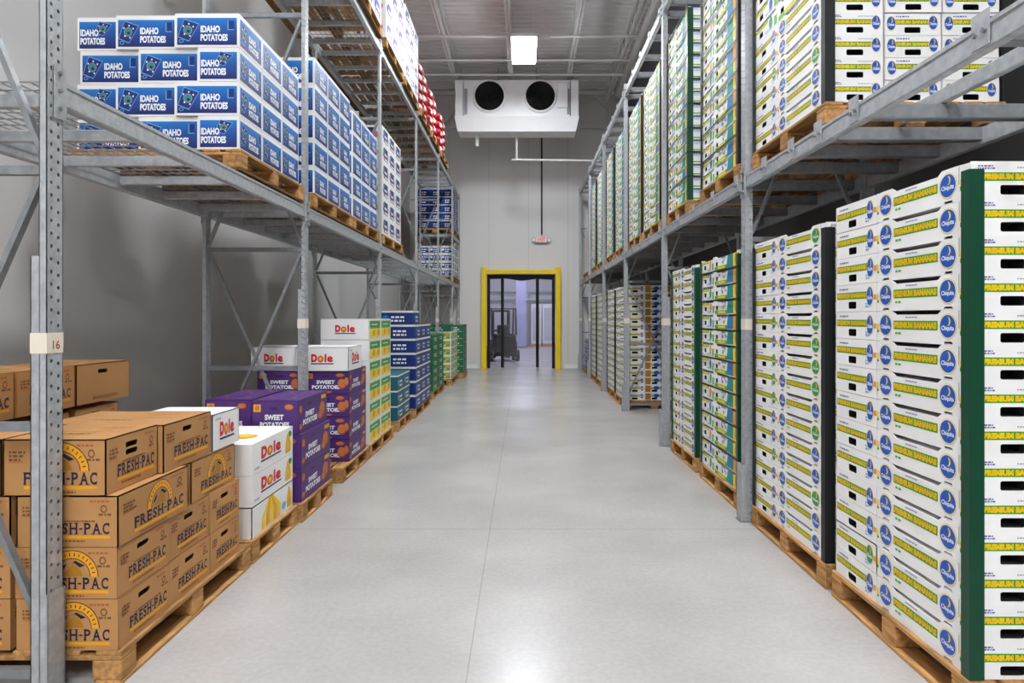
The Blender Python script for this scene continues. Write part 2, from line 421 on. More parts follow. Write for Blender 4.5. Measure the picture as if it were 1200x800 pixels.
def banana_end(alt):
    def fn(part, FR, w, d, h):
        b = part('body'); t = .004; c = d * .42; hw = .042
        slot = rrect(c - hw, .1 * h, c + hw, .36 * h, .008)
        shell(b, FR, w, d, h - .002, white, {'l': [slot]}, t)
        F = FR['l']; bd = part('printed_band')
        band(bd, F, .03 * d, .77 * d, .45 * h, .7 * h); bd.flat(F, rect(.77 * d, .45 * h, .86 * d, .7 * h), lime, .0008)
        smalltext(bd, F, .1 * d, .78 * h, .3 * d, .1 * h, violetink, 1, 4); smalltext(bd, F, .75 * d, .12 * h, .1 * d, .2 * h, skyblue, 2, 6)
        bd.flat(F, rect(.93 * d, .4 * h, d - .004, .58 * h), gold, .0008)
        emblem(part('emblem'), F, .85 * d, .53 * h, .034, .36 * h, green2 if alt else blue)
        pocket(part('handle_hole'), F, c - hw, .1 * h, c + hw, .36 * h, hole_shade)
    return fn

def banana_front(part, FR, w, d, h):
    b = part('body'); t = .004; hw = .045
    slot = rrect(w / 2 - hw, .1 * h, w / 2 + hw, .36 * h, .008)
    shell(b, FR, w, d, h - .002, white, {'f': [slot]}, t)
    F = FR['f']; bd = part('printed_band')
    band(bd, F, .1 * w, .9 * w, .47 * h, .7 * h)
    smalltext(bd, F, .2 * w, .78 * h, .25 * w, .1 * h, violetink, 1, 4)
    emblem(part('emblem#1'), F, .12 * w, .52 * h, .027, .34 * h); emblem(part('emblem#2'), F, .86 * w, .55 * h, .027, .34 * h)
    pocket(part('handle_hole'), F, w / 2 - hw, .1 * h, w / 2 + hw, .36 * h, hole_shade)

def banana_front_gold(part, FR, w, d, h):
    banana_front(part, FR, w, d, h)
    F = FR['f']; p = part('printed_panel'); p.flat(F, rect(.02 * w, .08 * h, .3 * w, .92 * h), goldd, .0022); p.flat(F, oval(.6 * w, .6 * h, .16 * w, .26 * h, 12), blue, .0022)

def tray(b, FR, w, d, h, mat, slot, e=.02, t=.004):
    """stacking tray: side walls dip between raised corners, so a dark slit shows under the tray above"""
    for k, W in (('l', d), ('r', d), ('f', w), ('b', w)):
        o = [(0, 0), (W, 0), (W, h - .001), (.93 * W, h - .001), (.9 * W, h - e), (.1 * W, h - e), (.07 * W, h - .001), (0, h - .001)]
        b.plate(FR[k], [o] + ([slot] if k == 'l' else []), t, mat)
    b.box(-w / 2 + t, w / 2 - t, -d / 2 + t, d / 2 - t, .002, .006, mat); b.box(-w / 2 + t, w / 2 - t, -d / 2 + t, d / 2 - t, h - e - .012, h - e - .008, mat)

def fruit_long(seed, bfront=False):
    def fn(part, FR, w, d, h):
        r = random.Random(seed)
        b = part('body'); t = .004
        slot = rrect(.1 * d - .03, .3 * h, .1 * d + .03, .6 * h, .006)
        tray(b, FR, w, d, h, white, slot)
        F = FR['l']; p = part('printed_picture'); 
        p.flat(F, rect(.78 * d, .03 * h, .995 * d, .88 * h), gold if seed % 2 else yellow, .0008)
        p.flat(F, oval(.89 * d, .5 * h, .05 * d, .36 * h, 10), orange, .0011); p.flat(F, oval(.93 * d, .6 * h, .03 * d, .25 * h, 8), lgreen, .0013)
        p.flat(F, [(.52 * d, .06 * h), (.78 * d, .06 * h), (.78 * d, .87 * h), (.57 * d, .87 * h)], (teal, teal2, teal)[seed % 3], .0008)
        p.flat(F, rect(.02 * d, .03 * h, .54 * d, .28 * h), lgreen, .0008); p.flat(F, rect(.16 * d, .08 * h, .46 * d, .23 * h), yellow, .0010)
        for i in range(4):
            x = r.uniform(.2, .5) * d; y = r.uniform(.4, .72) * h
            p.flat(F, oval(x, y, r.uniform(.015, .035) * d, r.uniform(.06, .16) * h, 8), r.choice([lgreen, skyblue, violetink, gold]), .0009)
        smalltext(p, F, .32 * d, .72 * h, .2 * d, .2 * h, violetink, 1, seed)
        F = FR['f']
        if bfront:
            band(p, F, .13 * w, .95 * w, .47 * h, .7 * h); emblem(part('emblem'), F, .87 * w, .53 * h, .027, .32 * h)
            pocket(part('handle_hole'), FR['l'], .1 * d - .03, .3 * h, .1 * d + .03, .6 * h, hole_shade); return
        smalltext(p, F, .1 * w, .6 * h, .4 * w, .24 * h, skyblue, 2, seed + 5); p.flat(F, oval(.8 * w, .45 * h, .06 * w, .16 * h, 10), blue, .0009)
        p.flat(F, rect(.05 * w, .1 * h, .95 * w, .2 * h), lgreen, .0009)
        pocket(part('handle_hole'), FR['l'], .1 * d - .03, .3 * h, .1 * d + .03, .6 * h, hole_shade)
    return fn

def fruit_end(seed):
    def fn(part, FR, w, d, h):
        b = part('body'); r = random.Random(seed)
        slot = rrect(.3 * d - .035, .25 * h, .3 * d + .035, .55 * h, .006)
        tray(b, FR, w, d, h, white, slot)
        F = FR['l']; p = part('printed_picture')
        p.flat(F, rect(.02 * d, .68 * h, .6 * d, .86 * h), lgreen, .0008); p.flat(F, rect(.04 * d, .72 * h, .56 * d, .82 * h), yellow, .0010)
        p.flat(F, oval(.72 * d, .5 * h, .07 * d, .36 * h, 12), (green2, blue, gold)[seed % 3], .0009)
        p.flat(F, rect(.86 * d, .1 * h, .97 * d, .6 * h), lgreen, .0009)
        smalltext(p, F, .5 * d, .1 * h, .3 * d, .2 * h, skyblue, 1, seed)
        pocket(part('handle_hole'), F, .3 * d - .035, .25 * h, .3 * d + .035, .55 * h, hole_shade)
    return fn

def arch(mb, F, cx, cy, R):
    n = 14; o = [(cx + R * math.cos(math.pi * i / n), cy + R * math.sin(math.pi * i / n)) for i in range(n + 1)]
    def ringp(ra, rb): return [(cx + ra * math.cos(math.pi * i / n), cy + ra * math.sin(math.pi * i / n)) for i in range(n + 1)] + [(cx + rb * math.cos(math.pi * i / n), cy + rb * math.sin(math.pi * i / n)) for i in range(n, -1, -1)]
    mb.flat(F, ringp(R * 1.03, R * .69), ink, .0008)
    mb.flat(F, ringp(R, R * .72), gold, .0011)
    for i in range(13):
        a = math.pi * (i + .9) / 14.8; c, s_ = math.cos(a), math.sin(a)
        q = [(R * .8, -.018 * R), (R * .92, -.018 * R), (R * .92, .018 * R), (R * .8, .018 * R)]
        mb.flat(F, [(cx + x * c - y * s_, cy + x * s_ + y * c) for x, y in q], ink, .0014)
    mb.flat(F, [(cx - .5 * R, cy + .02 * R), (cx + .42 * R, cy + .02 * R), (cx + .3 * R, cy + .3 * R), (cx + .02 * R, cy + .5 * R), (cx - .2 * R, cy + .25 * R)], goldd, .0009)
    mb.flat(F, [(cx - .1 * R, cy + .48 * R), (cx + .12 * R, cy + .62 * R), (cx + .5 * R, cy + .42 * R), (cx + .3 * R, cy + .36 * R), (cx + .05 * R, cy + .55 * R)], ink, .0011)
    mb.flat(F, [(cx - .6 * R, cy + .12 * R), (cx - .4 * R, cy + .4 * R), (cx - .2 * R, cy + .5 * R), (cx - .36 * R, cy + .24 * R)], navy, .0011)

def brown_face(part, FR, k, W, H, logo, plain=False):
    F = FR[k]; p = part('lettering#' + k)
    if plain:
        smalltext(p, F, .28 * W, .08 * H, .6 * W, .09 * H, brownink, 2, 8); return
    tx0, tw = (.2 * W, .72 * W)
    smalltext(p, F, .06 * W, .6 * H, .16 * W, .2 * H, brownink, 3, 3); p.flat(F, rect(.06 * W, .585 * H, .2 * W, .6 * H), redink, .0009)
    smalltext(p, F, .72 * W, .86 * H, .2 * W, .06 * H, redink, 1, 6)
    p.flat(F, oval(.86 * W, .74 * H, .035 * W, .08 * H, 10), brownink, .0009, oval(.86 * W, .74 * H, .022 * W, .05 * H, 10)); smalltext(p, F, .81 * W, .6 * H, .1 * W, .07 * H, brownink, 1, 2)
    ty = .19 * H if logo else .25 * H
    p.serif(F, 'FRESH-PAC', tx0, ty, tw, .22 * H, navyink)
    p.flat(F, rect(tx0, ty - .085 * H, tx0 + tw, ty - .025 * H), gold, .0009)
    smalltext(p, F, tx0 + .1 * tw, ty - .16 * H, .7 * tw, .055 * H, brownink, 1, 12)
    if logo: arch(part('arch_emblem#' + k), F, tx0 + tw * .5, .43 * H, min(.4 * tw, .5 * H))
    else: smalltext(p, F, tx0 + .12 * tw, .48 * H, .7 * tw, .05 * H, brownink, 1, 15)

def brown(logo_f, logo_r, holes=1, plain_r=False):
    def fn(part, FR, w, d, h):
        b = part('body'); hl = []; yy = [.78 * h] if holes == 1 else [.78 * h, .64 * h]
        if holes:
            for y in yy: hl.append(rrect(.47 * d - .045, y - .012, .47 * d + .045, y + .012, .009))
        shell(b, FR, w, d, h - .002, kraft, {'r': hl}, .005)
        brown_face(part, FR, 'f', w, h, logo_f); brown_face(part, FR, 'r', d, h, logo_r, plain_r)
        T = FR['t']; p = part('lettering#t')
        smalltext(p, (T[0] - V((0, 0, .002)), T[1], T[2], T[3]), .3 * w, .3 * d, .4 * w, .03, brownink, 1, 4); smalltext(p, (T[0] - V((0, 0, .002)), T[1], T[2], T[3]), .55 * w, .7 * d, .3 * w, .03, redink, 1, 9)
        if holes:
            for y in yy: pocket(part('handle_hole'), FR['r'], .47 * d - .045, y - .012, .47 * d + .045, y + .012, kraft_shade)
    return fn

def red_word(mb, F, x, y, w, h):
    """red fruit-brand word with a sun for its second letter and a navy rule"""
    mb.text(F, 'D', x, y, w * .27, h, red, .0012, .07)
    mb.flat(F, oval(x + w * .42, y + h * .38, w * .135, h * .42, 18), red, .0012); mb.flat(F, oval(x + w * .42, y + h * .38, w * .1, h * .32, 16), orange, .0016)
    mb.flat(F, oval(x + w * .42, y + h * .42, w * .05, h * .17, 10), yellow, .0019)
    mb.text(F, 'l', x + w * .6, y, w * .085, h * 1.02, red, .0012, .045)
    mb.text(F, 'e', x + w * .71, y, w * .27, h * .74, red, .0012, .07)
    mb.flat(F, rect(x - .01 * w, y - .26 * h, x + w, y - .12 * h), navy, .0010)

def bananas_pic(mb, F, x, y, w, h):
    for i in range(5):
        a = i / 4.0; x0 = x + w * (.15 + .6 * a)
        pts = [(x0, y), (x0 + .09 * w, y), (x + w * (.48 + .2 * a), y + h), (x + w * (.42 + .2 * a), y + h)]
        pts = [(x0, y), (x0 + .13 * w, y + .03 * h), (x0 + .14 * w + .03 * w * a, y + .45 * h), (x + w * (.5 + .1 * a), y + h), (x + w * (.44 + .1 * a), y + h), (x0 + .02 * w, y + .45 * h)]
        mb.flat(F, pts, yellow if i % 2 == 0 else gold, .0009 + .0002 * i)

def white_fruit(kind):
    def fn(part, FR, w, d, h):
        b = part('body'); shell(b, FR, w, d, h - .002, white, {}, .005)
        p = part('red_logo'); q = part('fruit_picture')
        F = FR['r']
        if kind == 0:
            red_word(p, F, .2 * d, .38 * h, .48 * d, .4 * h)
            bananas_pic(q, F, .76 * d, .1 * h, .2 * d, .7 * h); q.flat(F, oval(.92 * d, .75 * h, .05 * d, .12 * h, 8), green2, .0009)
            smalltext(q, F, .05 * d, .12 * h, .12 * d, .1 * h, greyink, 1, 4)
        elif kind == 1:
            bananas_pic(q, F, .12 * d, .05 * h, .6 * d, .92 * h); bananas_pic(q, F, .8 * d, .1 * h, .18 * d, .75 * h); q.flat(F, oval(.75 * d, .3 * h, .06 * d, .14 * h, 8), skyblue, .0009)
            red_word(part('red_logo#f'), FR['f'], .3 * w, .42 * h, .4 * w, .3 * h); return
        elif kind == 2:
            red_word(p, F, .26 * d, .34 * h, .54 * d, .4 * h); smalltext(q, F, .1 * d, .8 * h, .15 * d, .08 * h, greyink, 1, 4)
        elif kind == 3:
            n = 1; m = .03
            q.flat(F, rect(.06 * d, .52 * h, .95 * d, .9 * h), lgreen, .0008); q.flat(F, rect(.1 * d, .6 * h, .9 * d, .84 * h), green2, .0011)
            smalltext(q, F, .2 * d, .66 * h, .6 * d, .12 * h, lwhite, 1, 4)
            q.flat(F, rect(.06 * d, .06 * h, .95 * d, .52 * h), paleyellow, .0008)
            for i in range(4): q.flat(F, oval((.2 + .2 * i) * d, (.26 + .06 * (i % 2)) * h, .12 * d, .17 * h, 10), (yellow, gold)[i % 2], .0010 + .0002 * i)
        red_word(part('red_logo#f'), FR['f'], .3 * w, .36 * h, .42 * w, .34 * h)
        q = part('fruit_picture#t')
        T = FR['t']; T = (T[0] - V((0, 0, .002)), T[1], T[2], T[3])
        if kind < 2:
            q.flat(T, oval(.6 * w, .4 * d, .2 * w, .12 * d, 12), gold, .0009); q.flat(T, oval(.62 * w, .44 * d, .12 * w, .07 * d, 10), yellow, .0011); q.flat(T, oval(.35 * w, .2 * d, .12 * w, .06 * d, 10), gold, .0009)
    return fn

def idaho_face(part, F, W, H, end, fk):
    p = part('printed_panel#' + fk); m = .014; hh = (H - .045) / 10
    for i in range(10): p.flat(F, rect(m, .014 + i * hh, W - m, .014 + (i + 1) * hh), bluegrad[i], .0008)
    q = part('lettering#' + fk)
    if end: tx, ex = .08, .62
    else: tx, ex = .4, .2
    q.fat(F, 'IDAHO', W * tx, .43 * H, (.3 if not end else .44) * W, .2 * H, lwhite, .002)
    q.fat(F, 'POTATOES', W * tx, .18 * H, (.42 if not end else .6) * W, .2 * H, lwhite, .002)
    e = part('emblem#' + fk); cx, cy = ex * W, (.5 if not end else .66) * H; s = (.17 if not end else .22) * W; k = .34 * H if not end else .22 * H
    dia = [(cx - s * .95, cy - .6 * k), (cx + .1 * s, cy - k), (cx + s * 1.05, cy + .55 * k), (cx - .35 * s, cy + k)]
    din = [(cx + (x - cx) * .92, cy + (y - cy) * .92) for x, y in dia]
    e.flat(F, dia, skyblue, .0011, din)
    e.flat(F, din, blues[0], .0010)
    e.flat(F, oval(cx, cy, .42 * s, .4 * k, 12), pink, .0013); e.flat(F, oval(cx, cy, .38 * s, .36 * k, 12), teal, .0015); e.flat(F, oval(cx + .05 * s, cy - .1 * k, .16 * s, .14 * k, 8), navy, .0017)
    for dx, dy in ((-.4, .35), (.1, .55), (.5, .3), (.2, -.5), (-.3, -.35)): e.flat(F, rect(cx + dx * s - .06 * s, cy + dy * k - .07 * k, cx + dx * s + .06 * s, cy + dy * k + .07 * k), lwhite, .0015)
    e.flat(F, oval(cx - .6 * s, cy - .95 * k, .22 * s, .16 * k, 8), skyblue, .0012, oval(cx - .6 * s, cy - .95 * k, .16 * s, .11 * k, 8))
    if not end:
        p.flat(F, rect(.83 * W, .52 * H, .92 * W, .78 * H), blues[0], .0011); p.flat(F, rect(.82 * W, .5 * H, .835 * W, .78 * H), skyblue, .0013); p.flat(F, rect(.82 * W, .5 * H, .92 * W, .525 * H), skyblue, .0013)

def idaho(end_f=False, end_r=False):
    def fn(part, FR, w, d, h):
        shell(part('body'), FR, w, d, h - .002, white, {}, .005)
        idaho_face(part, FR['f'], w, h, end_f, 'f'); idaho_face(part, FR['r'], d, h, end_r, 'r')
    return fn

def spud(mb, F, x, y, rx, ry, k=0):
    mb.flat(F, oval(x, y, rx, ry, 14, .3), potato2, .0010 + k); mb.flat(F, oval(x - .08 * rx, y + .1 * ry, rx * .85, ry * .82, 14, .3), potato, .0013 + k)

def sweet(part, FR, w, d, h):
    b = part('body'); shell(b, FR, w, d, h - .002, purple, {}, .005)
    p = part('lettering#f'); q = part('potato_print#f')
    F = FR['f']
    p.fat(F, 'SWEET', .28 * w, .42 * h, .4 * w, .16 * h, lwhite); p.fat(F, 'POTATOES', .18 * w, .2 * h, .62 * w, .16 * h, lwhite)
    q.flat(F, rect(.04 * w, .66 * h, .2 * w, .88 * h), gold, .0008); q.flat(F, oval(.12 * w, .77 * h, .05 * w, .08 * h, 8), potato, .0011)
    spud(q, F, .8 * w, .8 * h, .1 * w, .09 * h); spud(q, F, .55 * w, .06 * h, .08 * w, .05 * h); q.flat(F, rect(.4 * w, .72 * h, .56 * w, .8 * h), dpurple, .0009)
    p = part('lettering#r'); q = part('potato_print#r')
    F = FR['r']
    p.fat(F, 'SWEET', .22 * d, .42 * h, .3 * d, .16 * h, lwhite); p.fat(F, 'POTATOES', .14 * d, .2 * h, .48 * d, .16 * h, lwhite)
    spud(q, F, .82 * d, .45 * h, .11 * d, .26 * h); spud(q, F, .74 * d, .28 * h, .08 * d, .14 * h, .0005); spud(q, F, .07 * d, .7 * h, .05 * d, .13 * h); spud(q, F, .07 * d, .18 * h, .05 * d, .1 * h)
    q.flat(F, rect(.78 * d, .78 * h, .96 * d, .9 * h), gold, .0008); q.flat(F, rect(.3 * d, .74 * h, .44 * d, .84 * h), dpurple, .0009)
    q = part('potato_print#t')
    T = FR['t']; T = (T[0] - V((0, 0, .002)), T[1], T[2], T[3])
    for x, y in ((.2, .3), (.5, .6), (.75, .25), (.8, .8), (.3, .8)): spud(q, T, x * w, y * d, .06 * w, .03 * d)
    for x, y in ((.5, .2), (.62, .45), (.25, .55)): q.flat(T, oval(x * w, y * d, .09 * w, .02 * d, 8), violetink, .0009)

def sweet_big(part, FR, w, d, h):
    sweet(part, FR, w, d, h)
    q = part('potato_print#s'); F = FR['f']
    spud(q, F, .84 * w, .42 * h, .1 * w, .24 * h, .001); spud(q, F, .94 * w, .52 * h, .055 * w, .2 * h, .0015)

def printed(card, panel, accents, whitelid=.16, words_ink=None, inset=.05):
    """plain far cartons: coloured card with a white lid strip and white word-like marks"""
    def fn(part, FR, w, d, h):
        b = part('body'); shell(b, FR, w, d, h - .002, card, {}, .005)
        p = part('printed_panel')
        for k, W in (('f', w), ('r', d)):
            F = FR[k]
            if whitelid: p.flat(F, rect(0.002, (1 - whitelid) * h, W - .002, h - .004), offwhite, .0008)
            if panel: p.flat(F, rect(inset * W, max(.08, inset * .8) * h, (1 - inset) * W, (1 - whitelid - max(.06, inset * .6)) * h), panel, .0009)
            smalltext(p, F, .32 * W, .42 * h, .34 * W, .22 * h, words_ink or lwhite, 1, 5); smalltext(p, F, .32 * W, .16 * h, .46 * W, .22 * h, words_ink or lwhite, 1, 9)
            for i, a in enumerate(accents):
                p.flat(F, oval((.16 + .66 * (i % 2)) * W, (.5 + .14 * (i // 2)) * h, .1 * W, .17 * h, 9), a, .0013 + .0003 * i)
    return fn

# ------------------------------------------------------------------ pallets
PM = {}
def pmesh(key, fn):
    if key not in PM: mb = MB(); fn(mb); PM[key] = mb.mesh('pallet_piece')
    return PM[key]
def pallet(x0, x1, y0, y1, z, label, group=None):
    lx, ly = x1 - x0, y1 - y0; H = .14
    t = empty('wooden_pallet', ((x0 + x1) / 2, (y0 + y1) / 2, z))
    tag(t, label, 'pallet', group or 'wooden pallets')
    kx, ky = round(lx, 2), round(ly, 2)
    blk = pmesh(('block',), lambda m: m.cbox(-.06, .06, -.055, .055, 0, .0795, wood, .004))
    cr = pmesh(('c', kx), lambda m: m.cbox(-lx / 2, lx / 2, -.055, .055, 0, .0195, wood, .003))
    for yy in (-ly / 2 + .056, 0, ly / 2 - .056):
        for xx in (-lx / 2 + .06, 0, lx / 2 - .06): put('block', blk, t, (xx, yy, .0202))
        put('cross_board', cr, t, (0, yy, .1))
    bb = pmesh(('b', ky), lambda m: m.cbox(-.052, .052, -ly / 2, ly / 2, 0, .0195, wood_shade if z > 1 else wood, .003)) if z < 1 else pmesh(('bd', ky), lambda m: m.cbox(-.052, .052, -ly / 2, ly / 2, 0, .0195, wood_shade, .003))
    db = pmesh(('d', ky), lambda m: m.cbox(-.052, .052, -ly / 2, ly / 2, 0, .0195, wood, .003))
    n = 8
    for i in range(n): put('deck_board', db, t, (-lx / 2 + .052 + (lx - .104) * i / (n - 1), 0, .1202))
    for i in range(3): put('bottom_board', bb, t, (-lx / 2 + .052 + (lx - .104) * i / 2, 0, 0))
    return t

# ------------------------------------------------------------------ the room
XL, XR, YN, YF, ZC = -3.35, 2.95, -8.0, 19.7, 8.15
DX0, DX1, DZ = -1.14, 1.02, 2.86          # door opening in the far wall
mb = MB(); mb.box(XL, XR, YN, 36.2, -.2, 0, floor_mat); struct(mb.build('floor'))
mb = MB(); mb.box(XL - .2, XL, YN, YF, 0, 8.6, wall_mat); struct(mb.build('wall_left'))
mb = MB(); mb.box(XR, XR + .2, YN, YF, 0, 8.6, shadewall_mat); struct(mb.build('wall_right'))
mb = MB(); mb.box(XL - .2, XR + .2, YN - .2, YN, 0, 8.6, wall_mat); struct(mb.build('wall_back'))
mb = MB(); mb.box(XL - .2, DX0, YF, YF + .2, 0, 8.6, wall_mat); mb.box(DX1, XR + .2, YF, YF + .2, 0, 8.6, wall_mat); mb.box(DX0, DX1, YF, YF + .2, DZ, 8.6, wall_mat)
struct(mb.build('wall_far'))
# corrugated roof deck, ribs across the aisle
mb = MB(); prof = []; y = YN
while y < YF:
    prof += [(y, ZC), (y + .11, ZC), (y + .13, ZC + .04), (y + .19, ZC + .04)]; y += .21
prof.append((YF + .1, ZC))
vs = [(XL, a, b) for a, b in prof] + [(XR, a, b) for a, b in prof] + [(XL, YN, ZC + .3), (XL, YF + .1, ZC + .3), (XR, YN, ZC + .3), (XR, YF + .1, ZC + .3)]
n = len(prof); mb.add(vs, [(i, i + 1, n + i + 1, n + i) for i in range(n - 1)] + [(2 * n, 2 * n + 2, 2 * n + 3, 2 * n + 1)], ceil_mat)
struct(mb.build('ceiling'))
mb = MB(); mb.box(DX1 + .2, XR, YF - .02, YF, 0, .12, unitwhite); mb.box(XL, DX0 - .2, YF - .02, YF, 0, .12, unitwhite); struct(mb.build('baseboard_far'))

for k, x in enumerate((-1.78, -.32, 1.18, 2.4)):
    mb = MB()
    for dx in (-.035, .035): mb.box(x + dx - .025, x + dx + .025, YN, YF - .35, ZC - .07, ZC - .005, steelpaint); mb.box(x + dx - .025, x + dx + .025, YN, YF - .5, ZC - .45, ZC - .39, steelpaint)
    y = YN; up = True
    while y < YF - .9:
        a = (x, y, ZC - .05 if up else ZC - .42); b = (x, y + .3, ZC - .42 if up else ZC - .05); mb.bar(a, b, .022, .022, steelpaint); y += .3; up = not up
    struct(mb.build('ceiling_beam'))
mb = MB(); yy = YF - .22
mb.box(XL, XR, yy - .06, yy + .06, ZC - .14, ZC - .04, steelpaint); mb.box(XL, XR, yy - .06, yy + .06, ZC - 1.12, ZC - 1.02, steelpaint)
x = XL; up = True
while x < XR - .5:
    mb.bar((x, yy, ZC - .1 if up else ZC - 1.07), (x + .9, yy, ZC - 1.07 if up else ZC - .1), .05, .05, steelpaint); x += .9; up = not up
struct(mb.build('ceiling_beam'))
mb = MB(); mb.tube((XR - .16, YN, ZC - .16), (XR - .16, YF - .4, ZC - .16), .14, steelpaint, 14); struct(mb.build('trim_1'))
for y, lab in ((14.6, 'thin white bridging pipe across the ceiling in front of the lamp'), (15.95, 'thin white bridging pipe across the ceiling just behind the lamp'), (16.9, 'thin white bridging pipe across the ceiling just before the cooling unit')):
    mb = MB(); mb.tube((XL, y, ZC - .49), (XR - .4, y, ZC - .49), .025, steelpaint); tag(mb.build('ceiling_pipe'), lab, 'pipe', 'ceiling pipes')

# lamps: one in view, the rest of the row behind it over the aisle
for k, y in enumerate((14.2, 8.8, 3.6, -1.6, -6.0)):
    t = empty('ceiling_lamp', (0.02, y, ZC - .98))
    lab = 'bright square panel lamp hanging from the ceiling above the cooling unit' if k == 0 else 'bright square panel lamp over the aisle, %s from the far wall' % ORD[k + 1]
    tag(t, lab, 'lamp', 'ceiling lamps')
    mb = MB(); mb.cbox(-.27, .27, -.7, .7, .025, .09, unitwhite, .01); mb.build('housing', t)
    mb = MB(); mb.box(-.25, .25, -.68, .68, 0, .022, lampmat); mb.build('diffuser', t)
    for sx in (-.2, .2): mb = MB(); mb.tube((sx, 0, .09), (sx, 0, .97), .006, steelpaint, 6); mb.build('hanger', t)

for k, (x, y) in enumerate(((-1.9, -4.2), (1.9, -4.2))):  # unseen pair added to brighten the left wall and the camera-facing cartons
    t = empty('ceiling_lamp', (x, y, ZC - .98)); tag(t, 'added unseen square panel lamp behind the camera, %s' % ('potato side', 'banana side')[k], 'lamp', 'ceiling lamps')
    mb = MB(); mb.cbox(-.27, .27, -.7, .7, .025, .09, unitwhite, .01); mb.build('housing', t)
    mb = MB(); mb.box(-.25, .25, -.68, .68, 0, .022, lampmat); mb.build('diffuser', t)
    for sx in (-.2, .2): mb = MB(); mb.tube((sx, 0, .09), (sx, 0, .97), .006, steelpaint, 6); mb.build('hanger', t)

# ------------------------------------------------------------------ door, yellow guard, back room
t = empty('door_guard', (0, YF - .1, 0)); tag(t, 'yellow steel guard frame around the far doorway', 'door guard')
for x in (-1.15, 1.03):
    mb = MB(); mb.cbox(x - .075, x + .075, -.1, .09, 0, 2.99, yelpaint, .01); mb.cbox(x - .09, x + .09, -.12, .09, 0, .02, yelpaint, .004); mb.build('post', t)
mb = MB(); mb.cbox(-1.075, .955, -.09, .08, 2.78, 2.9, yelpaint, .01); mb.build('crossbar', t)
d = empty('door_1', (0, YF + .12, 0)); struct(d, 'black framed doorway with clear vinyl panels at the far end')
for x0, x1 in ((-1.065, -.98), (.86, .945)): mb = MB(); mb.box(x0, x1, -.1, .05, 0, 2.77, blacksteel); mb.build('jamb', d)
for x0, x1 in ((-.66, -.57), (.38, .47)): mb = MB(); mb.box(x0, x1, -.05, .03, .02, 2.7, blacksteel); mb.build('stile', d)
mb = MB(); F = (V((0, -.08, 0)), V((1, 0, 0)), V((0, 0, 1)), V((0, -1, 0)))
mb.plate(F, [[(-1.06, 2.64), (-.5, 2.66), (-.05, 2.59), (.4, 2.65), (.94, 2.62), (.94, 2.78), (-1.06, 2.78)]], .1, blacksteel); mb.build('header', d)
for x0, x1 in ((-.98, -.66), (-.57, .38), (.47, .86)): mb = MB(); mb.box(x0, x1, -.012, -.006, .03, 2.66, glass); mb.build('pane', d)
# room beyond
mb = MB(); mb.box(-6, 6, 36, 36.2, 0, 6, backwall_mat); struct(mb.build('wall_beyond'))
mb = MB(); mb.box(-6.2, -6, YF + .2, 36.2, 0, 6, backwall_mat); mb.box(6, 6.2, YF + .2, 36.2, 0, 6, backwall_mat); struct(mb.build('wall_side'))
mb = MB(); mb.box(-6, 6, YF + .2, 36.2, 6, 6.2, ceil_mat); struct(mb.build('ceiling_beyond'))
mb = MB(); mb.box(-6, XL, YF + .2, 36.2, -.2, 0, floor_mat); mb.box(XR, 6, YF + .2, 36.2, -.2, 0, floor_mat); struct(mb.build('floor_beyond'))
for k, y in enumerate((23.5, 30.5)):
    t = empty('ceiling_lamp', (0, y, 5.75)); tag(t, 'panel lamp on the ceiling beyond the doorway, %s one in' % ORD[k + 1], 'lamp', 'ceiling lamps beyond the doorway')
    mb = MB(); mb.cbox(-.7, .7, -.6, .6, .03, .1, unitwhite, .01); mb.build('housing', t)
    mb = MB(); mb.box(-.65, .65, -.55, .55, 0, .025, lampmat2); mb.build('diffuser', t)
t = empty('wall_rail', (0, 35.8, 0)); tag(t, 'thin metal guard rail along the wall beyond the doorway', 'rail')
for z in (2.45, 2.9): mb = MB(); mb.tube((-3, 0, z), (3, 0, z), .05, galv, 8); mb.build('rail_tube', t)
for x in (-2, -.2, .35, 2): mb = MB(); mb.tube((x, 0, 0), (x, 0, 2.95), .04, galv, 8); mb.build('rail_post', t)
for k, (x0, x1) in enumerate(((.42, .95), (1.0, 1.6), (1.65, 2.4))):
    mb = MB(); mb.cbox(x0, x1, 34.6, 35.4, .14, 2.2, unitwhite, .03); mb.cbox(x0 + .08, x1 - .08, 34.57, 34.6, .3, 2.0, backwall_mat, .01); mb.cbox(x0, x1, 34.6, 35.4, 0, .14, skirt_mat, .01)
    tag(mb.build('storage_cabinet'), 'tall pale cabinet beyond the doorway, %s from the lilac strip' % ORD[k + 1], 'cabinet', 'pale cabinets beyond the doorway')
mb = MB(); mb.cbox(-.35, .16, 33, 33.02, .05, 4.2, lilac, .004); tag(mb.build('curtain_strip'), 'lilac hanging curtain strip seen through the middle of the doorway', 'curtain')
# forklift parked beyond the door, seen from behind
t = empty('forklift', (-.72, 23.2, 0), 0.15); tag(t, 'dark forklift truck parked beyond the doorway', 'forklift')
mb = MB(); mb.cbox(-.45, .45, -.5, .45, .18, .72, truckbody, .06); mb.cbox(-.4, .4, -.62, -.3, .25, .95, truckbody, .08); mb.build('body', t)
mb = MB(); mb.cbox(-.22, .22, -.25, .2, .72, .84, tyre, .03); mb.cbox(-.22, .22, -.35, -.25, .8, 1.25, tyre, .03); mb.build('seat', t)
mb = MB()
for x in (-.42, .42):
    mb.bar((x, -.45, .9), (x, -.35, 1.8), .05, .05, truckbody); mb.bar((x, .42, .7), (x, .25, 1.8), .05, .05, truckbody); mb.bar((x, -.36, 1.8), (x, .26, 1.8), .05, .05, truckbody)
for i in range(6): mb.bar((-.42, -.36 + .12 * i, 1.8), (.42, -.36 + .12 * i, 1.8), .035, .03, truckbody)
mb.build('overhead_guard', t)
mb = MB()
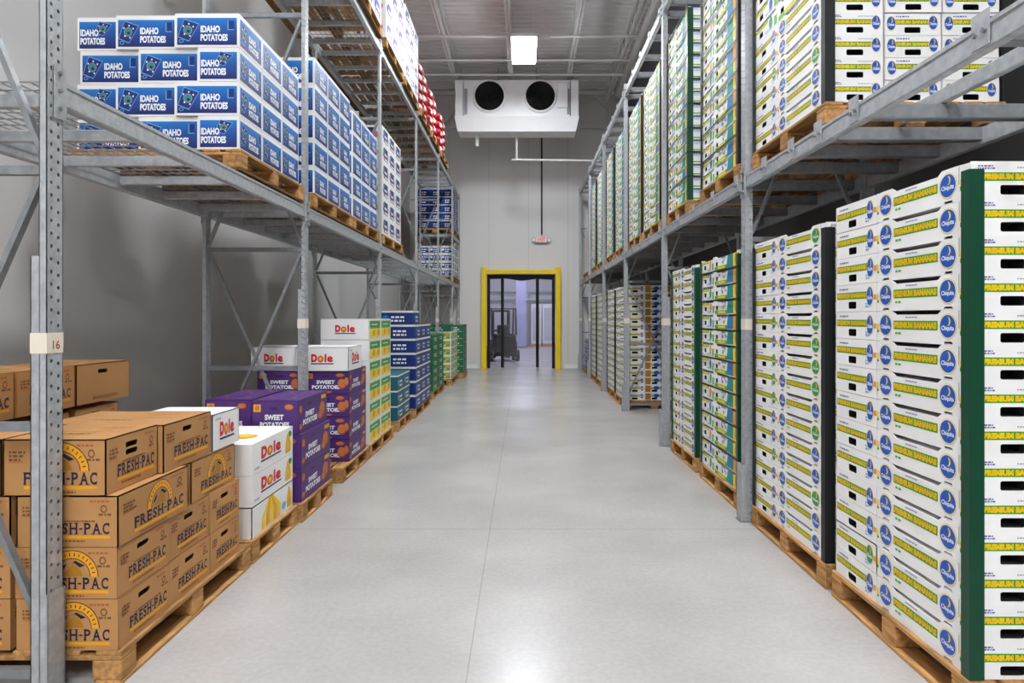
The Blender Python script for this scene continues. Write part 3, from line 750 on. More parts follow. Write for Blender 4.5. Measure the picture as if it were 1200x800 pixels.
for x in (-.28, .28): mb.box(x - .05, x + .05, .5, .62, .05, 1.75, truckgrey)
for z in (.3, 1.0, 1.7): mb.box(-.3, .3, .52, .6, z, z + .07, truckgrey)
mb.build('mast', t)
for x in (-.2, .2): mb = MB(); mb.box(x - .05, x + .05, .64, .68, .06, .6, truckgrey); mb.box(x - .05, x + .05, .64, 1.6, .06, .1, truckgrey); mb.build('fork', t)
for x in (-.46, .46):
    for y, r in ((-.35, .2), (.32, .24)): mb = MB(); mb.tube((x - .07, y, r), (x + .07, y, r), r, tyre, 18); mb.tube((x - .075, y, r), (x + .075, y, r), r * .5, truckgrey, 12); mb.build('wheel', t)
mb = MB(); mb.tube((0, .3, .75), (0, .15, 1.05), .02, tyre, 8); mb.ring((0, .13, 1.06), .14, .015, tyre); mb.build('steering_wheel', t)

# ------------------------------------------------------------------ cooling unit, exit sign, pipes
t = empty('cooling_unit', (-.16, 17.4, 6.28)); tag(t, 'white ceiling cooling unit with two black fans', 'cooling unit')
W = 1.58
mb = MB(); fc = (-.7, .6)
F = (V((-W, -.35, 0)), V((1, 0, 0)), V((0, 0, 1)), V((0, -1, 0)))
loops = [rect(.22, .36, 2 * W - .22, 1.27)] + [oval(W + x, .88, .36, .36, 28) for x in fc]
mb.plate(F, loops, .02, unitwhite)
mb.box(-W, W, -.35, .4, 1.27, 1.3, unitwhite); mb.box(-W, W, .38, .4, .36, 1.27, unitwhite)
for sx in (-1, 1):
    a, b = sorted((sx * W, sx * (W - .2))); mb.box(a, b, -.35, .38, .36, 1.27, unitwhite)
mb.build('casing', t)
mb = MB(); vs = [(-W - .02, -.42, .36), (W + .02, -.42, .36), (W - .06, -.3, 0), (-W + .06, -.3, 0), (-W - .02, .42, .36), (W + .02, .42, .36), (W - .06, .3, 0), (-W + .06, .3, 0)]
mb.add(vs, [(3, 2, 1, 0), (4, 5, 6, 7), (2, 3, 7, 6), (0, 1, 5, 4), (1, 2, 6, 5), (3, 0, 4, 7)], unitwhite); mb.build('drip_pan', t)
for x in fc:
    mb = MB(); mb.ring((x, -.37, .88), .4, .03, unitwhite, 'y', 36, 8); mb.ring((x, -.4, .88), .385, .022, unitwhite, 'y', 36, 6); mb.build('fan_collar', t)
    mb = MB()
    for i in range(10): mb.ring((x, -.5 + .0011 * i * i, .88), .05 + .035 * i, .011, blacksteel, 'y', 28, 5)
    for i in range(8): a = math.pi * i / 4; mb.tube((x + .05 * math.cos(a), -.505, .88 + .05 * math.sin(a)), (x + .37 * math.cos(a), -.41, .88 + .37 * math.sin(a)), .009, blacksteel, 6)
    gd = mb.build('fan_guard', t)
    mb = MB(); mb.tube((x, -.48, .88), (x, -.385, .88), .1, blacksteel, 16)
    for i in range(5):
        a = 2 * math.pi * i / 5
        def pt(r, da, y): return (x + r * math.cos(a + da), y, .88 + r * math.sin(a + da))
        mb.add([pt(.08, -.3, -.46), pt(.34, -.28, -.43), pt(.34, .42, -.4), pt(.08, .5, -.4), pt(.08, -.3, -.452), pt(.34, -.28, -.422), pt(.34, .42, -.392), pt(.08, .5, -.392)],
               [(0, 1, 2, 3), (7, 6, 5, 4), (0, 1, 5, 4), (1, 2, 6, 5), (2, 3, 7, 6), (3, 0, 4, 7)], blacksteel)
    mb.build('fan_blade', t)
    mb = MB(); mb.tube((x, -.385, .88), (x, -.36, .88), .375, blacksteel, 32); mb.build('fan_backplate', t)
mb = MB(); mb.cbox(1.03, 1.3, -.42, -.352, .58, 1.2, unitwhite, .01); mb.build('junction_box', t)
for sx in (-1, 1):
    x = sx * 1.29 if sx < 0 else 1.335
    mb = MB(); mb.box(x - .05, x + .02, -.358, -.351, .42, 1.08, greyink); mb.build('side_slot', t)
mb = MB(); mb.tube((-1.05, .1, .01), (-1.05, .1, -.28), .045, pvc); mb.build('drain_stub', t)
for x in (-1.45, -.5, .5, 1.45): mb = MB(); mb.tube((x, 0, 1.3), (x, 0, 1.75), .012, galv, 6); mb.build('hanger_rod', t)
mb = MB(); mb.tube((-.17, 17.5, 6.27), (-.17, 17.5, 5.66), .03, pvc); mb.tube((-.3, 17.5, 5.65), (2.0, 17.5, 5.62), .028, pvc)
mb.build('drain_pipe', t, (.16, -17.4, -6.28))
mb = MB(); mb.tube((.55, YF - .04, 7.2), (.55, YF - .04, 3.95), .022, blacksteel, 8); tag(mb.build('wall_conduit'), 'dark vertical conduit on the far wall above the exit sign', 'conduit')
t = empty('exit_sign', (.54, YF - .04, 3.72)); t.scale = (.62, .62, .62); tag(t, 'small exit sign with two lamp heads above the far doorway', 'sign')
mb = MB(); mb.cbox(-.24, .24, -.04, .03, 0, .26, unitwhite, .012); mb.build('housing', t)
mb = MB(); F = (V((-.24, -.04, 0)), V((1, 0, 0)), V((0, 0, 1)), V((0, -1, 0))); mb.text(F, 'EXIT', .06, .05, .36, .16, redglow, .002, .03); mb.build('lettering', t)
mb = MB(); mb.cbox(-.28, .28, -.07, .03, -.06, -.01, galv2, .01); mb.build('base', t)
for x in (-.36, .36): mb = MB(); mb.tube((x, -.1, .1), (x, .02, .1), .1, galv2, 14); mb.tube((x, -.11, .1), (x, -.1, .1), .085, unitwhite, 14); mb.bar((x, 0, .02), (x * .7, 0, -.03), .03, .03, galv2); mb.build('lamp_head', t)

# ------------------------------------------------------------------ racks
PW = .09
UM = {}
def perf(mb, F, wid, z0, z1, mat, pitch=.05, t=.003, r=.008):
    z = z0; n = int((z1 - z0) / pitch)
    for i in range(n):
        q = z0 + i * pitch
        mb.plate(F, [rect(0, q, wid, q + pitch)] + [oval(wid * .28, q + .03, r, r, 8), oval(wid * .72, q + .018, r, r, 8)], t, mat)
    if z0 + n * pitch < z1: mb.plate(F, [rect(0, z0 + n * pitch, wid, z1)], t, mat)
def post_mesh(H, dp, sg, flange):
    """C-shaped perforated post; aisle face at x = 0, depth dp towards +sg"""
    k = (H, dp, sg, flange)
    if k in UM: return UM[k]
    mb = MB(); X = V((1, 0, 0)); Y = V((0, 1, 0)); Z = V((0, 0, 1))
    if sg > 0: F = (V((0, PW / 2, 0)), -Y, Z, -X)
    else: F = (V((0, -PW / 2, 0)), Y, Z, X)
    perf(mb, F, PW, 0, H, galv)
    G = (V((0 if sg > 0 else -dp, -PW / 2, 0)), X, Z, -Y)
    if flange: perf(mb, G, dp, 0, H, galv, r=.005)
    else: mb.plate(G, [rect(0, 0, dp, H)], .003, galv)
    a, b = sorted((0, sg * dp)); mb.box(a, b, PW / 2 - .003, PW / 2, 0, H, galv)
    a, b = sorted((sg * (dp - .003), sg * dp)); mb.box(a, b, -PW / 2, -.004, 0, H, galv); mb.box(a, b, .004, PW / 2, 0, H, galv)
    UM[k] = mb.mesh('post'); return UM[k]

def upright(xf, sg, Y, H, depth, dp, rdp, label, group, flange, num, txt=None):
    """rack upright: front and rear posts, struts, diagonal braces"""
    t = empty('upright_frame', (xf, Y, 0)); tag(t, label, 'rack upright', group)
    put('post', post_mesh(H, dp, sg, flange), t)
    r = put('post', post_mesh(H, dp, -sg, False), t, (sg * depth, 0, 0))
    a, b = sorted((sg * dp, sg * (dp + rdp)))
    for xo in (0,):
        mb = MB(); mb.box(a, b, -PW / 2, -PW / 2 + .004, 0, 1.74, galv); mb.box(a, b, PW / 2 - .004, PW / 2, 0, 1.74, galv)
        c, e = sorted((sg * (dp + rdp - .004), sg * (dp + rdp))); mb.box(c, e, -PW / 2, PW / 2, 0, 1.74, galv); mb.build('reinforcement', t)
    for xx in (sg * .03, sg * (depth - .03)):
        mb = MB(); mb.box(xx - .07, xx + .07, -.052, .052, 0, .008, galv2)
        for dx in (-.055, .055): mb.tube((xx + dx, 0, .008), (xx + dx, 0, .03), .009, bolt, 8)
        mb.build('foot_plate', t)
    go = .006 if sg < 0 else .03
    gx = sorted((-sg * .002, -sg * go)); mb = MB()
    mb.plate((V((-sg * .002, sg * (PW / 2 + .004), 0)), V((0, -sg, 0)), V((0, 0, 1)), V((-sg, 0, 0))), [[(0, .01), (PW + .008, .01), (PW + .008, .41), (PW - .01, .425), (0, .425)]], .004, galv, go - .002)
    mb.box(gx[0], gx[1], -PW / 2 - .006, -PW / 2 - .001, .01, .42, galv); mb.box(gx[0], gx[1], PW / 2 + .001, PW / 2 + .006, .01, .42, galv)
    mb.build('post_guard', t)
    mb = MB(); z0, z1 = (1.36, 1.44) if num == 0 else (1.41, 1.49)
    lx = sorted((-sg * .0015, sg * (dp + rdp + .001)))
    mb.box(lx[0], lx[1], -PW / 2 - .0015, PW / 2 + .0015, z0, z1, cream)
    lo = mb.build('paper_label', t); lo['label'] = 'cream paper label wrapped round the post'
    if txt:
        mb = MB(); mb.text((V((.0016, -PW / 2, z0)), V((0, 1, 0)), V((0, 0, 1)), V((1, 0, 0))), txt, .03, .015, .04, .035, redink, .001, .01); mb.build('lettering', lo)
    xi, xo = sg * (dp + .01), sg * (depth - dp - .01)
    for z in (.1, 1.07, 2.08, 4.08): 
        if z < H: mb = MB(); mb.bar((xi, 0, z), (xo, 0, z), .035, .035, galv2, (0, 0, 1)); mb.build('strut', t)
    for z0, z1 in ((2.05, .24), (.24, 2.05), (2.12, 4.04), (4.04, 2.12)):
        if max(z0, z1) < H: mb = MB(); o = .012 if z1 > z0 else -.012; mb.bar((xi, o, z0), (xo, o, z1), .022, .032, galv2, (0, 1, 0)); mb.build('brace', t)
    return t

LF = [2.63, 5.69, 8.65, 11.62, 14.6, 17.5, 19.45]
RF = [2.05, 4.93, 7.8, 10.75, 13.65, 16.55, 19.35]
XLF, XRF = -1.85, 1.63
for i, y in enumerate(LF):
    upright(XLF, -1, y, 5.1, .87, .03, .034, 'galvanized rack upright beside the potato cartons, %s one from the camera' % ORD[i + 1], 'uprights of the potato side rack', i > 0, i, '16' if i == 0 else None)
for i, y in enumerate(RF):
    if i == 0: continue
    upright(XRF, 1, y, 5.26, .94, .055, .03, 'galvanized rack upright beside the banana cartons, %s one in view' % ORD[i], 'uprights of the banana side rack', True, i)

def beam(x, sg, y0, y1, z0, z1, label, group, clips=()):
    """shelf beam along the aisle; sg points into the rack"""
    t = empty('rack_beam', (x, (y0 + y1) / 2, z0)); tag(t, label, 'rack beam', group)
    L = (y1 - y0) / 2 - PW / 2 - .002; h = z1 - z0
    mb = MB(); a, b = sorted((0.0, sg * .045)); mb.cbox(a, b, -L, L, 0, h, galv, .006)
    a, b = sorted((sg * .02, sg * .045)); mb.box(a, b, -L, L, h, h + .001, galv2)
    a, b = sorted((-sg * .001, -sg * .004)); mb.box(a, b, -L, L, .004, .018, galv); mb.box(a, b, -L, L, h - .02, h - .004, galv); mb.build('beam_body', t)
    for s in (-1, 1):
        ye = s * (L + .002)
        mb = MB(); a, b = sorted((-sg * .008, -sg * .003)); c, d_ = sorted((ye, ye + s * .055)); c2, d2 = sorted((ye - s * .012, ye + s * .055))
        mb.box(a, b, c2, d2, -.06, h + .05, galv)
        for z in (-.02, h * .5, h + .02): mb.tube((-sg * .008, ye + s * .03, z), (-sg * .018, ye + s * .03, z), .009, bolt, 8)
        mb.build('end_bracket', t)
    for yc in clips:
        mb = MB(); a, b = sorted((-sg * .004, -sg * .009)); y = yc - (y0 + y1) / 2
        mb.box(a, b, y - .045, y + .045, h * .1, h + .035, galv)
        for dy in (-.025, .025): mb.tube((-sg * .009, y + dy, h * .62), (-sg * .02, y + dy, h * .62), .01, bolt, 8)
        mb.build('clip', t)
    return t

WM = {}
def wire_deck(y0, y1, z, label):
    t = empty('wire_deck', (XLF - .435, (y0 + y1) / 2, z)); tag(t, label, 'wire deck', 'wire decks of the potato side rack')
    L = round((y1 - y0) / 2 - .06, 2)
    if L not in WM:
        mb = MB(); x = -.36
        while x < .361: mb.bar((x, -L, .004), (x, L, .004), .005, .005, galv2); x += .06
        y = -L
        while y < L: mb.bar((-.38, y, .009), (.38, y, .009), .005, .005, galv2); y += .1
        b = MB(); b.cbox(-.393, .393, -.018, .018, -.06, -.001, galv, .004)
        WM[L] = (mb.mesh('wire_mesh'), b.mesh('support_bar'))
    put('wire_mesh', WM[L][0], t)
    for i in range(6): put('support_bar', WM[L][1], t, (0, -L + .12 + (2 * L - .24) * i / 5, 0))

for i in range(6):
    y0, y1 = LF[i], LF[i + 1]
    for z, nm in ((2.35, 'lower'), (4.95, 'upper')):
        if nm == 'upper' and i == 0: continue
        beam(XLF, -1, y0, y1, z, z + .1, 'front %s shelf beam of the potato side rack, %s bay from the camera' % (nm, ORD[i + 1]), 'potato side shelf beams')
        beam(XLF - .87, 1, y0, y1, z, z + .1, 'rear %s shelf beam of the potato side rack, %s bay from the camera' % (nm, ORD[i + 1]), 'potato side shelf beams')
        wire_deck(y0, y1, z + .092, 'wire deck on the %s shelf of the potato side rack, %s bay from the camera' % (nm, ORD[i + 1]))
beam(XLF, -1, LF[5], LF[6], 3.62, 3.72, 'front middle shelf beam in the last bay of the potato side rack', 'potato side shelf beams')
beam(XLF - .87, 1, LF[5], LF[6], 3.62, 3.72, 'rear middle shelf beam in the last bay of the potato side rack', 'potato side shelf beams')
wire_deck(LF[5], LF[6], 3.712, 'wire deck on the middle shelf in the last bay of the potato side rack')

cb = MB(); cb.cbox(-.456, .456, -.03, .03, -.075, -.002, galv2, .005); cbm = cb.mesh('cross_bar')  # darker steel chosen here to imitate shade under the shelves
for i in range(6):
    y0, y1 = RF[i], RF[i + 1]
    for z, nm in ((2.45, 'lower'), (5.06, 'upper')):
        if nm == 'upper' and i < 1: continue
        ys = [y0 + .16 + (y1 - y0 - .32) * k / 4 for k in range(5)] if i else [2.37, 3.28, 3.68, 4.05, 4.5]
        beam(XRF + .005, 1, y0, y1, z, z + .1, 'front %s shelf beam of the banana side rack, %s bay from the camera' % (nm, ORD[i + 1]), 'banana side shelf beams', ys)
        beam(XRF + .935, -1, y0, y1, z, z + .1, 'rear %s shelf beam of the banana side rack, %s bay from the camera' % (nm, ORD[i + 1]), 'banana side shelf beams')
        for k, y in enumerate(ys):
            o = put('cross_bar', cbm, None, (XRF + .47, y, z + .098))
            tag(o, 'cross bar of the %s banana side shelf, %s bar in %s bay' % (nm, ORD[k + 1], ORD[i + 1]), 'cross bar', 'banana side cross bars')
mb = MB(); mb.cbox(2.045, 2.085, 2.12, 3.6, 2.55, 2.62, galv, .005)
tag(mb.build('centre_rail'), 'short centre rail lying along the first bay of the banana side shelf', 'rail')
# ------------------------------------------------------------------ banana side stacks
XC = 1.68
def protector(x, y, sgn_y, z0, z1, mat, label, group='corner posts of the banana stacks'):
    """angle post hugging the aisle corner of a stack; sgn_y -1 = corner towards the camera"""
    mb = MB(); t = .005; g = .007
    ya, yb = sorted((y + sgn_y * g, y + sgn_y * (g + t))); 
    mb.box(x - g - t, x + .045, ya, yb, z0, z1, mat)
    yc, yd = sorted((y + sgn_y * g, y - sgn_y * .036)); mb.box(x - g - t, x - g, yc, yd, z0, z1, mat)
    tag(mb.build('corner_post'), label, 'corner post', group)

bspec = {}
def get_spec(key, w, d, h, fn):
    k = (key, round(w, 3), round(d, 3), round(h, 4))
    if k not in bspec: bspec[k] = Spec(key, w, d, h, fn)
    return bspec[k]

def stack(y0, y1, z0, n, h, name, where, kind, detail, extra=0, ratio=.615):
    """aisle-facing columns of one pallet: a long-side column towards the camera and an end-on column behind it"""
    L = y1 - y0; dl = L * ratio; de = L - dl - .004
    grp = ('banana cartons on the ' if kind == 'banana' else 'fruit cartons on the ') + where
    for i in range(n):
        z = z0 + i * h; r = random.Random(i * 7 + int(y0 * 100)); jx = r.uniform(-.002, .002)
        lev = ORD[i + 1] + ' up'
        if kind == 'banana' and z0 > 2 and i > 5:
            a = get_spec('fruit_banana%d' % (i % 3), .315, dl, h, fruit_long(i % 3, True)); b = get_spec('fruit_end%d' % (i % 3), .46, de, h, fruit_end(i % 3))
            la = 'fruit carton with teal picture, %s on the %s' % (lev, where); lb = 'fruit carton, handle end out, %s on the %s' % (lev, where)
        elif kind == 'banana':
            al2 = r.random() < .35; al = y0 > 3 and r.random() < .3; a = get_spec('banana_long%d' % al, .315, dl, h, banana_long(al)); b = get_spec('banana_end%d' % al2, .46, de, h, banana_end(al2))
            la = 'banana carton, long side out, %s on the %s' % (lev, where); lb = 'banana carton, handle end out, %s on the %s' % (lev, where)
        else:
            sd = (i + int(y0 * 3)) % 3
            a = get_spec('fruit_long%d' % sd, .315, dl, h, fruit_long(sd)); b = get_spec('fruit_end%d' % sd, .46, de, h, fruit_end(sd))
            la = 'fruit carton with teal picture, %s on the %s' % (lev, where); lb = 'fruit carton, handle end out, %s on the %s' % (lev, where)
        a.put(name, (XC + .1575 + jx * .5 + .002, y0 + dl / 2, z), la, 'carton', grp, 0, detail)
        b.put(name, (XC + .23 + jx + .002, y0 + dl + .004 + de / 2, z), lb, 'carton', grp, 0, detail)
        for e in range(extra):
            f = get_spec('banana_front', .315, dl, h, banana_front) if y0 < 9 else get_spec('banana_front_gold', .315, dl, h, banana_front_gold)
            f.put(name, (XC + .1575 + .32 * (e + 1) + .004, y0 + dl / 2 + r.uniform(-.004, .004), z), 'banana carton, end towards camera, %s, %s column, %s' % (lev, ORD[e + 2], where), 'carton', grp, 0, detail)

P = .14; U = 2.552 + .14
lower = [(2.50, 3.575, 14, .139, 'banana_carton', 'floor pallet beside first green post', 'banana', True, 1, dgreen),
         (3.69, 4.83, 15, .126, 'banana_carton', 'second floor pallet along', 'banana', True, 0, blackpl),
         (5.18, 6.27, 15, .126, 'fruit_carton', 'third floor pallet along', 'fruit', True, 0, dgreen),
         (6.46, 7.48, 15, .125, 'banana_carton', 'fourth floor pallet along', 'banana', False, 0, dgreen),
         (10.95, 12.05, 15, .126, 'banana_carton', 'floor pallet beyond the empty bay', 'banana', False, 2, blackpl),
         (12.15, 13.25, 15, .126, 'banana_carton', 'second floor pallet beyond the empty bay', 'banana', False, 0, blackpl),
         (14.0, 15.1, 15, .126, 'banana_carton', 'third floor pallet beyond the empty bay', 'banana', False, 0, blackpl),
         (15.25, 16.35, 15, .126, 'banana_carton', 'fourth floor pallet beyond the empty bay', 'banana', False, 0, blackpl)]
for k, (y0, y1, n, h, nm, wh, kd, det, ex, pm) in enumerate(lower):
    pallet(XC - .015, XC + .985, y0 - .02, y1 + .02, 0, 'wooden pallet, the ' + wh + ' on the banana side', 'pallets on the banana side')
    stack(y0, y1, P + .001, n, h, nm, wh, kd, det, ex)
    zt = P + n * h - .03
    protector(XC, y0, -1, P + .003, zt, pm, 'corner post on the camera side of the %s' % wh)
    if k: protector(XC, y1, 1, P + .003, zt, pm if k != 1 else blackpl, 'corner post on the far side of the %s' % wh)
upper = [(3.69, 4.83, 10, .1245, 'banana_carton', 'shelf pallet above second floor pallet', 'banana', True, 2),
         (5.18, 6.25, 16, .1235, 'fruit_carton', 'second shelf pallet along', 'fruit', True, 0),
         (6.76, 7.72, 16, .1235, 'fruit_carton', 'third shelf pallet along', 'fruit', True, 0),
         (8.12, 9.28, 16, .1235, 'fruit_carton', 'fourth shelf pallet along', 'fruit', False, 0),
         (9.42, 10.58, 16, .1235, 'fruit_carton', 'fifth shelf pallet along', 'fruit', False, 0),
         (11.0, 12.1, 16, .1235, 'fruit_carton', 'sixth shelf pallet along', 'fruit', False, 0),
         (12.3, 13.4, 16, .1235, 'fruit_carton', 'seventh shelf pallet along', 'fruit', False, 0),
         (13.95, 15.05, 16, .1235, 'fruit_carton', 'eighth shelf pallet along', 'fruit', False, 0),
         (15.25, 16.35, 16, .1235, 'fruit_carton', 'ninth shelf pallet along', 'fruit', False, 0)]
for k, (y0, y1, n, h, nm, wh, kd, det, ex) in enumerate(upper):
    pallet(XC - .015, XC + .985, y0 - .02, y1 + .02, U - .14, 'wooden pallet, the ' + wh + ' on the banana side', 'pallets on the banana side')
    stack(y0, y1, U + .001, n, h, nm, wh, kd, det, ex)
    protector(XC, y0, -1, U + .003, U + n * h - .02, dgreen if k == 2 else blackpl, 'dark corner post on the camera side of the %s' % wh)
    protector(XC, y1, 1, U + .003, U + n * h - .02, blackpl, 'dark corner post on the far side of the %s' % wh)
mb = MB(); mb.box(XC + .968, XC + .976, 3.675, 3.72, U + .003, U + 1.24, blackpl); tag(mb.build('corner_post'), 'dark corner post at the wall side of the shelf pallet above the second floor pallet', 'corner post', 'corner posts of the banana stacks')
# straps round three of the fruit stacks
for y0, y1, z0, n, h, wh in ((5.18, 6.27, P, 15, .126, 'third floor pallet along'), (5.18, 6.25, U, 16, .1235, 'second shelf pallet along'), (6.76, 7.72, U, 16, .1235, 'third shelf pallet along')):
    for k in range(1, n // 2 + 1):
        z = z0 + 2 * k * h - .004; mb = MB(); g = .013; x1 = XC + .475
        for a in ((XC - g - .0015, XC - g, y0 - g, y1 + g), (XC - g, x1, y0 - g - .0015, y0 - g), (XC - g, x1, y1 + g, y1 + g + .0015), (x1, x1 + .0015, y0 - g, y1 + g)): mb.box(*a, z - .007, z + .007, blackpl)
        tag(mb.build('strap'), 'black strap round the cartons, %s up, on the %s' % (ORD[k], wh), 'strap', 'straps round the %s' % wh)
# last bay: short white stack on the shelf, blue cartons on the floor
wsp = Spec('white_carton', .5, .5, .2, printed(offwhite, None, [greyink], 0.0)); bsp = Spec('blue_floor_carton', .5, .5, .26, printed(bluecard, blues[3], [lwhite], .1))
pallet(XC - .015, XC + .985, 17.2, 18.4, U - .14, 'wooden pallet under the short white stack in the last shelf bay', 'pallets on the banana side')
for i in range(6):
    for j in range(2): wsp.put('white_carton', (XC + .26, 17.5 + .53 * j, U + .001 + .2 * i), 'plain white carton, %s up, %s one along in the last shelf bay' % (ORD[i + 1], ORD[j + 1]), 'carton', 'white cartons in the last shelf bay', 0, False)
pallet(XC - .015, XC + .985, 17.2, 18.4, 0, 'wooden pallet under the blue cartons in the last floor bay', 'pallets on the banana side')
for i in range(3):
    for j in range(2): bsp.put('blue_carton', (XC + .26, 17.5 + .53 * j, P + .001 + .26 * i), 'blue carton, %s up, %s one along, under the white stack in the last bay' % (ORD[i + 1], ORD[j + 1]), 'carton', 'blue cartons in the last floor bay', math.pi, False)

# ------------------------------------------------------------------ potato side, floor
XF = -1.65
def cart(spec, name, x1, y0, z, label, group, det=True):
    """carton whose aisle face is at x1 and camera face at y0"""
    return spec.put(name, (x1 - spec.w / 2, y0 + spec.d / 2, z), label, 'carton', group, 0, det)
PG = 'pallets on the potato side'
pallet(-2.93, XF + .01, 2.715, 4.01, 0, 'wooden pallet under the brown kraft cartons', PG)
H = .21
bA = Spec('brown_a', .415, .40, H, brown(True, False)); bB = Spec('brown_b', .415, .40, H, brown(False, False))
bL = Spec('brown_arch', .415, .565, H, brown(False, True, 0)); bT = Spec('brown_top', .42, .385, .23, brown(True, False, 2))
bM = Spec('brown_mid', .6, .47, .225, brown(False, False)); bS = Spec('brown_small', .42, .355, H, brown(True, False))
bN = Spec('brown_mid2', .42, .40, H, brown(False, False)); bR = Spec('brown_arch2', .42, .5, H, brown(False, True, 0))
bK = Spec('brown_back', .41, .425, .23, brown(False, False)); bP = Spec('brown_plain', .41, .5, .23, brown(False, False, 1, True))
G = 'brown kraft potato cartons'
z1, z2, z3, z4 = P + .001, P + .212, P + .423, P + .634
L_ = lambda s: 'brown kraft carton ' + s
cart(bA, 'brown_carton', XF - .005, 2.72, z1, L_('at the pallet corner by the first upright, bottom layer'), G)
cart(bA, 'brown_carton', XF - .01, 2.72, z2, L_('at the pallet corner by the first upright, second layer'), G)
cart(bL, 'brown_carton', XF - .005, 2.72, z3, L_('with large golden arch emblem, at the pallet corner, third layer'), G)
cart(bT, 'brown_carton', XF - .055, 2.72, z4, L_('with two hand holes on the top corner of the pallet'), G)
cart(bN, 'brown_carton', XF - .01, 3.125, z1, L_('in the middle of the bottom layer, aisle side'), G)
cart(bN, 'brown_carton', XF - .015, 3.125, z2, L_('in the middle of the second layer, aisle side'), G)
cart(bS, 'brown_carton', XF - .01, 3.535, z1, L_('at the far end of the bottom layer, aisle side'), G)
cart(bS, 'brown_carton', XF - .01, 3.535, z2, L_('at the far end of the second layer, aisle side'), G)
cart(bR, 'brown_carton', XF - .02, 3.35, z3, L_('with golden arch emblem, far end of third layer, under white carton'), G)
cart(bM, 'brown_carton', XF - .03, 3.11, z4, L_('with one hand hole on the top layer beside the white carton'), G)
for i, z in enumerate((z1, z2, z3)):
    s = bB if i == 2 else bA
    cart(s, 'brown_carton', -2.095, 2.72, z, L_('facing the camera just left of the corner column, %s layer' % ORD[i + 1]), G)
    cart(bB, 'brown_carton', -2.1, 3.32, z, L_('hidden deep in the middle of the %s layer' % ORD[i + 1]), G, False)
cart(Spec('brown_top2', .375, .385, .23, brown(True, False, 2)), 'brown_carton', -2.132, 2.72, z4, L_('on the top layer behind the first upright, lying flat'), G)
for i, z in enumerate((z1, z2, z3, z4)):
    for j in range(3): cart(bB, 'brown_carton', -2.516, (2.84, 3.29, 3.735)[j], z, L_('in the wall side row, %s layer, %s along' % (ORD[i + 1], ORD[j + 1])), G, False)
cart(bK, 'brown_carton', -2.5, 2.845, z4 + .231, L_('raised on the wall side row, first of three, by the first upright'), G)
cart(bK, 'brown_carton', -2.5, 3.285, z4 + .231, L_('raised on the wall side row, middle of three'), G)
cart(bP, 'brown_carton', -2.5, 3.725, z4 + .231, L_('with a nearly plain side, raised last on the wall side row'), G)
wf0 = Spec('white_fruit_a', .42, .335, .2, white_fruit(2)); wf1 = Spec('white_fruit_b', .42, .72, .193, white_fruit(0)); wf2 = Spec('white_fruit_c', .42, .72, .193, white_fruit(1))
GD = 'white fruit cartons with red lettering'
cart(wf0, 'white_fruit_carton', XF - .03, 3.6, z4, 'white fruit carton with red lettering on top of the brown cartons', GD)
pallet(-2.65, XF + .01, 4.04, 4.84, 0, 'wooden pallet under the white fruit cartons with bananas', PG)
for i in range(3):
    cart((wf2, wf1, wf1)[i], 'white_fruit_carton', XF - .012, 4.08, P + .001 + .1935 * i, ('white fruit carton with big banana bunch, bottom of three by the brown cartons', 'white fruit carton with red lettering, middle of three beside the brown cartons', 'white fruit carton with red lettering, top of three beside the brown cartons')[i], GD)
    cart(wf1, 'white_fruit_carton', XF - .44, 4.08, P + .001 + .1935 * i, 'white fruit carton behind the aisle column of three, %s layer' % ORD[i + 1], GD, False)
XS = -1.62
sw = Spec('sweet_a', .345, .73, .25, sweet); sw2 = Spec('sweet_b', .345, .7, .25, sweet)
pallet(-2.55, XS + .01, 4.87, 5.63, 0, 'wooden pallet under the nearer purple cartons', PG)
GP = 'purple sweet potato cartons'
for i in range(3):
    cart(sw if i < 2 else sw2, 'purple_carton', XS - .01 - (.02 if i == 2 else 0), 4.89, P + .001 + .2505 * i, 'purple sweet potato carton on aisle column of the three-high purple stack, %s layer' % ORD[i + 1], GP)
    cart(sw2, 'purple_carton', XS - .4, 4.89 + .03 * i, P + .001 + .2505 * i, 'purple sweet potato carton in the second column of the three-high stack, %s layer' % ORD[i + 1], GP)
sb = Spec('sweet_c', .43, .66, .214, sweet_big)
pallet(-2.6, XF + .02, 6.02, 7.06, 0, 'wooden pallet under the taller purple stack', PG)
for i in range(4):
    for j in range(2): cart(sb, 'purple_carton', -1.64 - .437 * j, 6.28, P + .001 + .2145 * i, 'purple sweet potato carton in the four-high stack, %s layer, %s' % (ORD[i + 1], ('aisle column', 'wall column')[j]), GP)
wg = Spec('white_fruit_wide', .5, .5, .225, white_fruit(2)); wg2 = Spec('white_fruit_d', .43, .5, .225, white_fruit(2))
cart(wg, 'white_fruit_carton', -1.64, 6.25, P + 4 * .2145 + .002, 'white fruit carton with red lettering on the four-high purple stack, aisle side', GD)
cart(wg2, 'white_fruit_carton', -2.15, 6.3, P + 4 * .2145 + .002, 'white fruit carton with red lettering on the purple stack, behind the upright', GD)
wh = Spec('green_picture', .52, .575, .224, white_fruit(3))
pallet(-2.6, XF + .02, 7.1, 8.38, 0, 'wooden pallet under the green picture cartons', PG)
for i in range(6):
    for j in range(2): cart(wh, 'white_fruit_carton', -1.65, 7.13 + .58 * j, P + .001 + .2245 * i, 'white carton with green fruit picture, %s layer, %s column from the camera' % (ORD[i + 1], ORD[j + 1]), 'green picture cartons')
tl = Spec('teal_carton', .5, .47, .2, printed(tealcard, None, [skyblue], .12))
pallet(-2.62, XF + .02, 8.72, 9.72, 0, 'wooden pallet under the low teal cartons', PG)
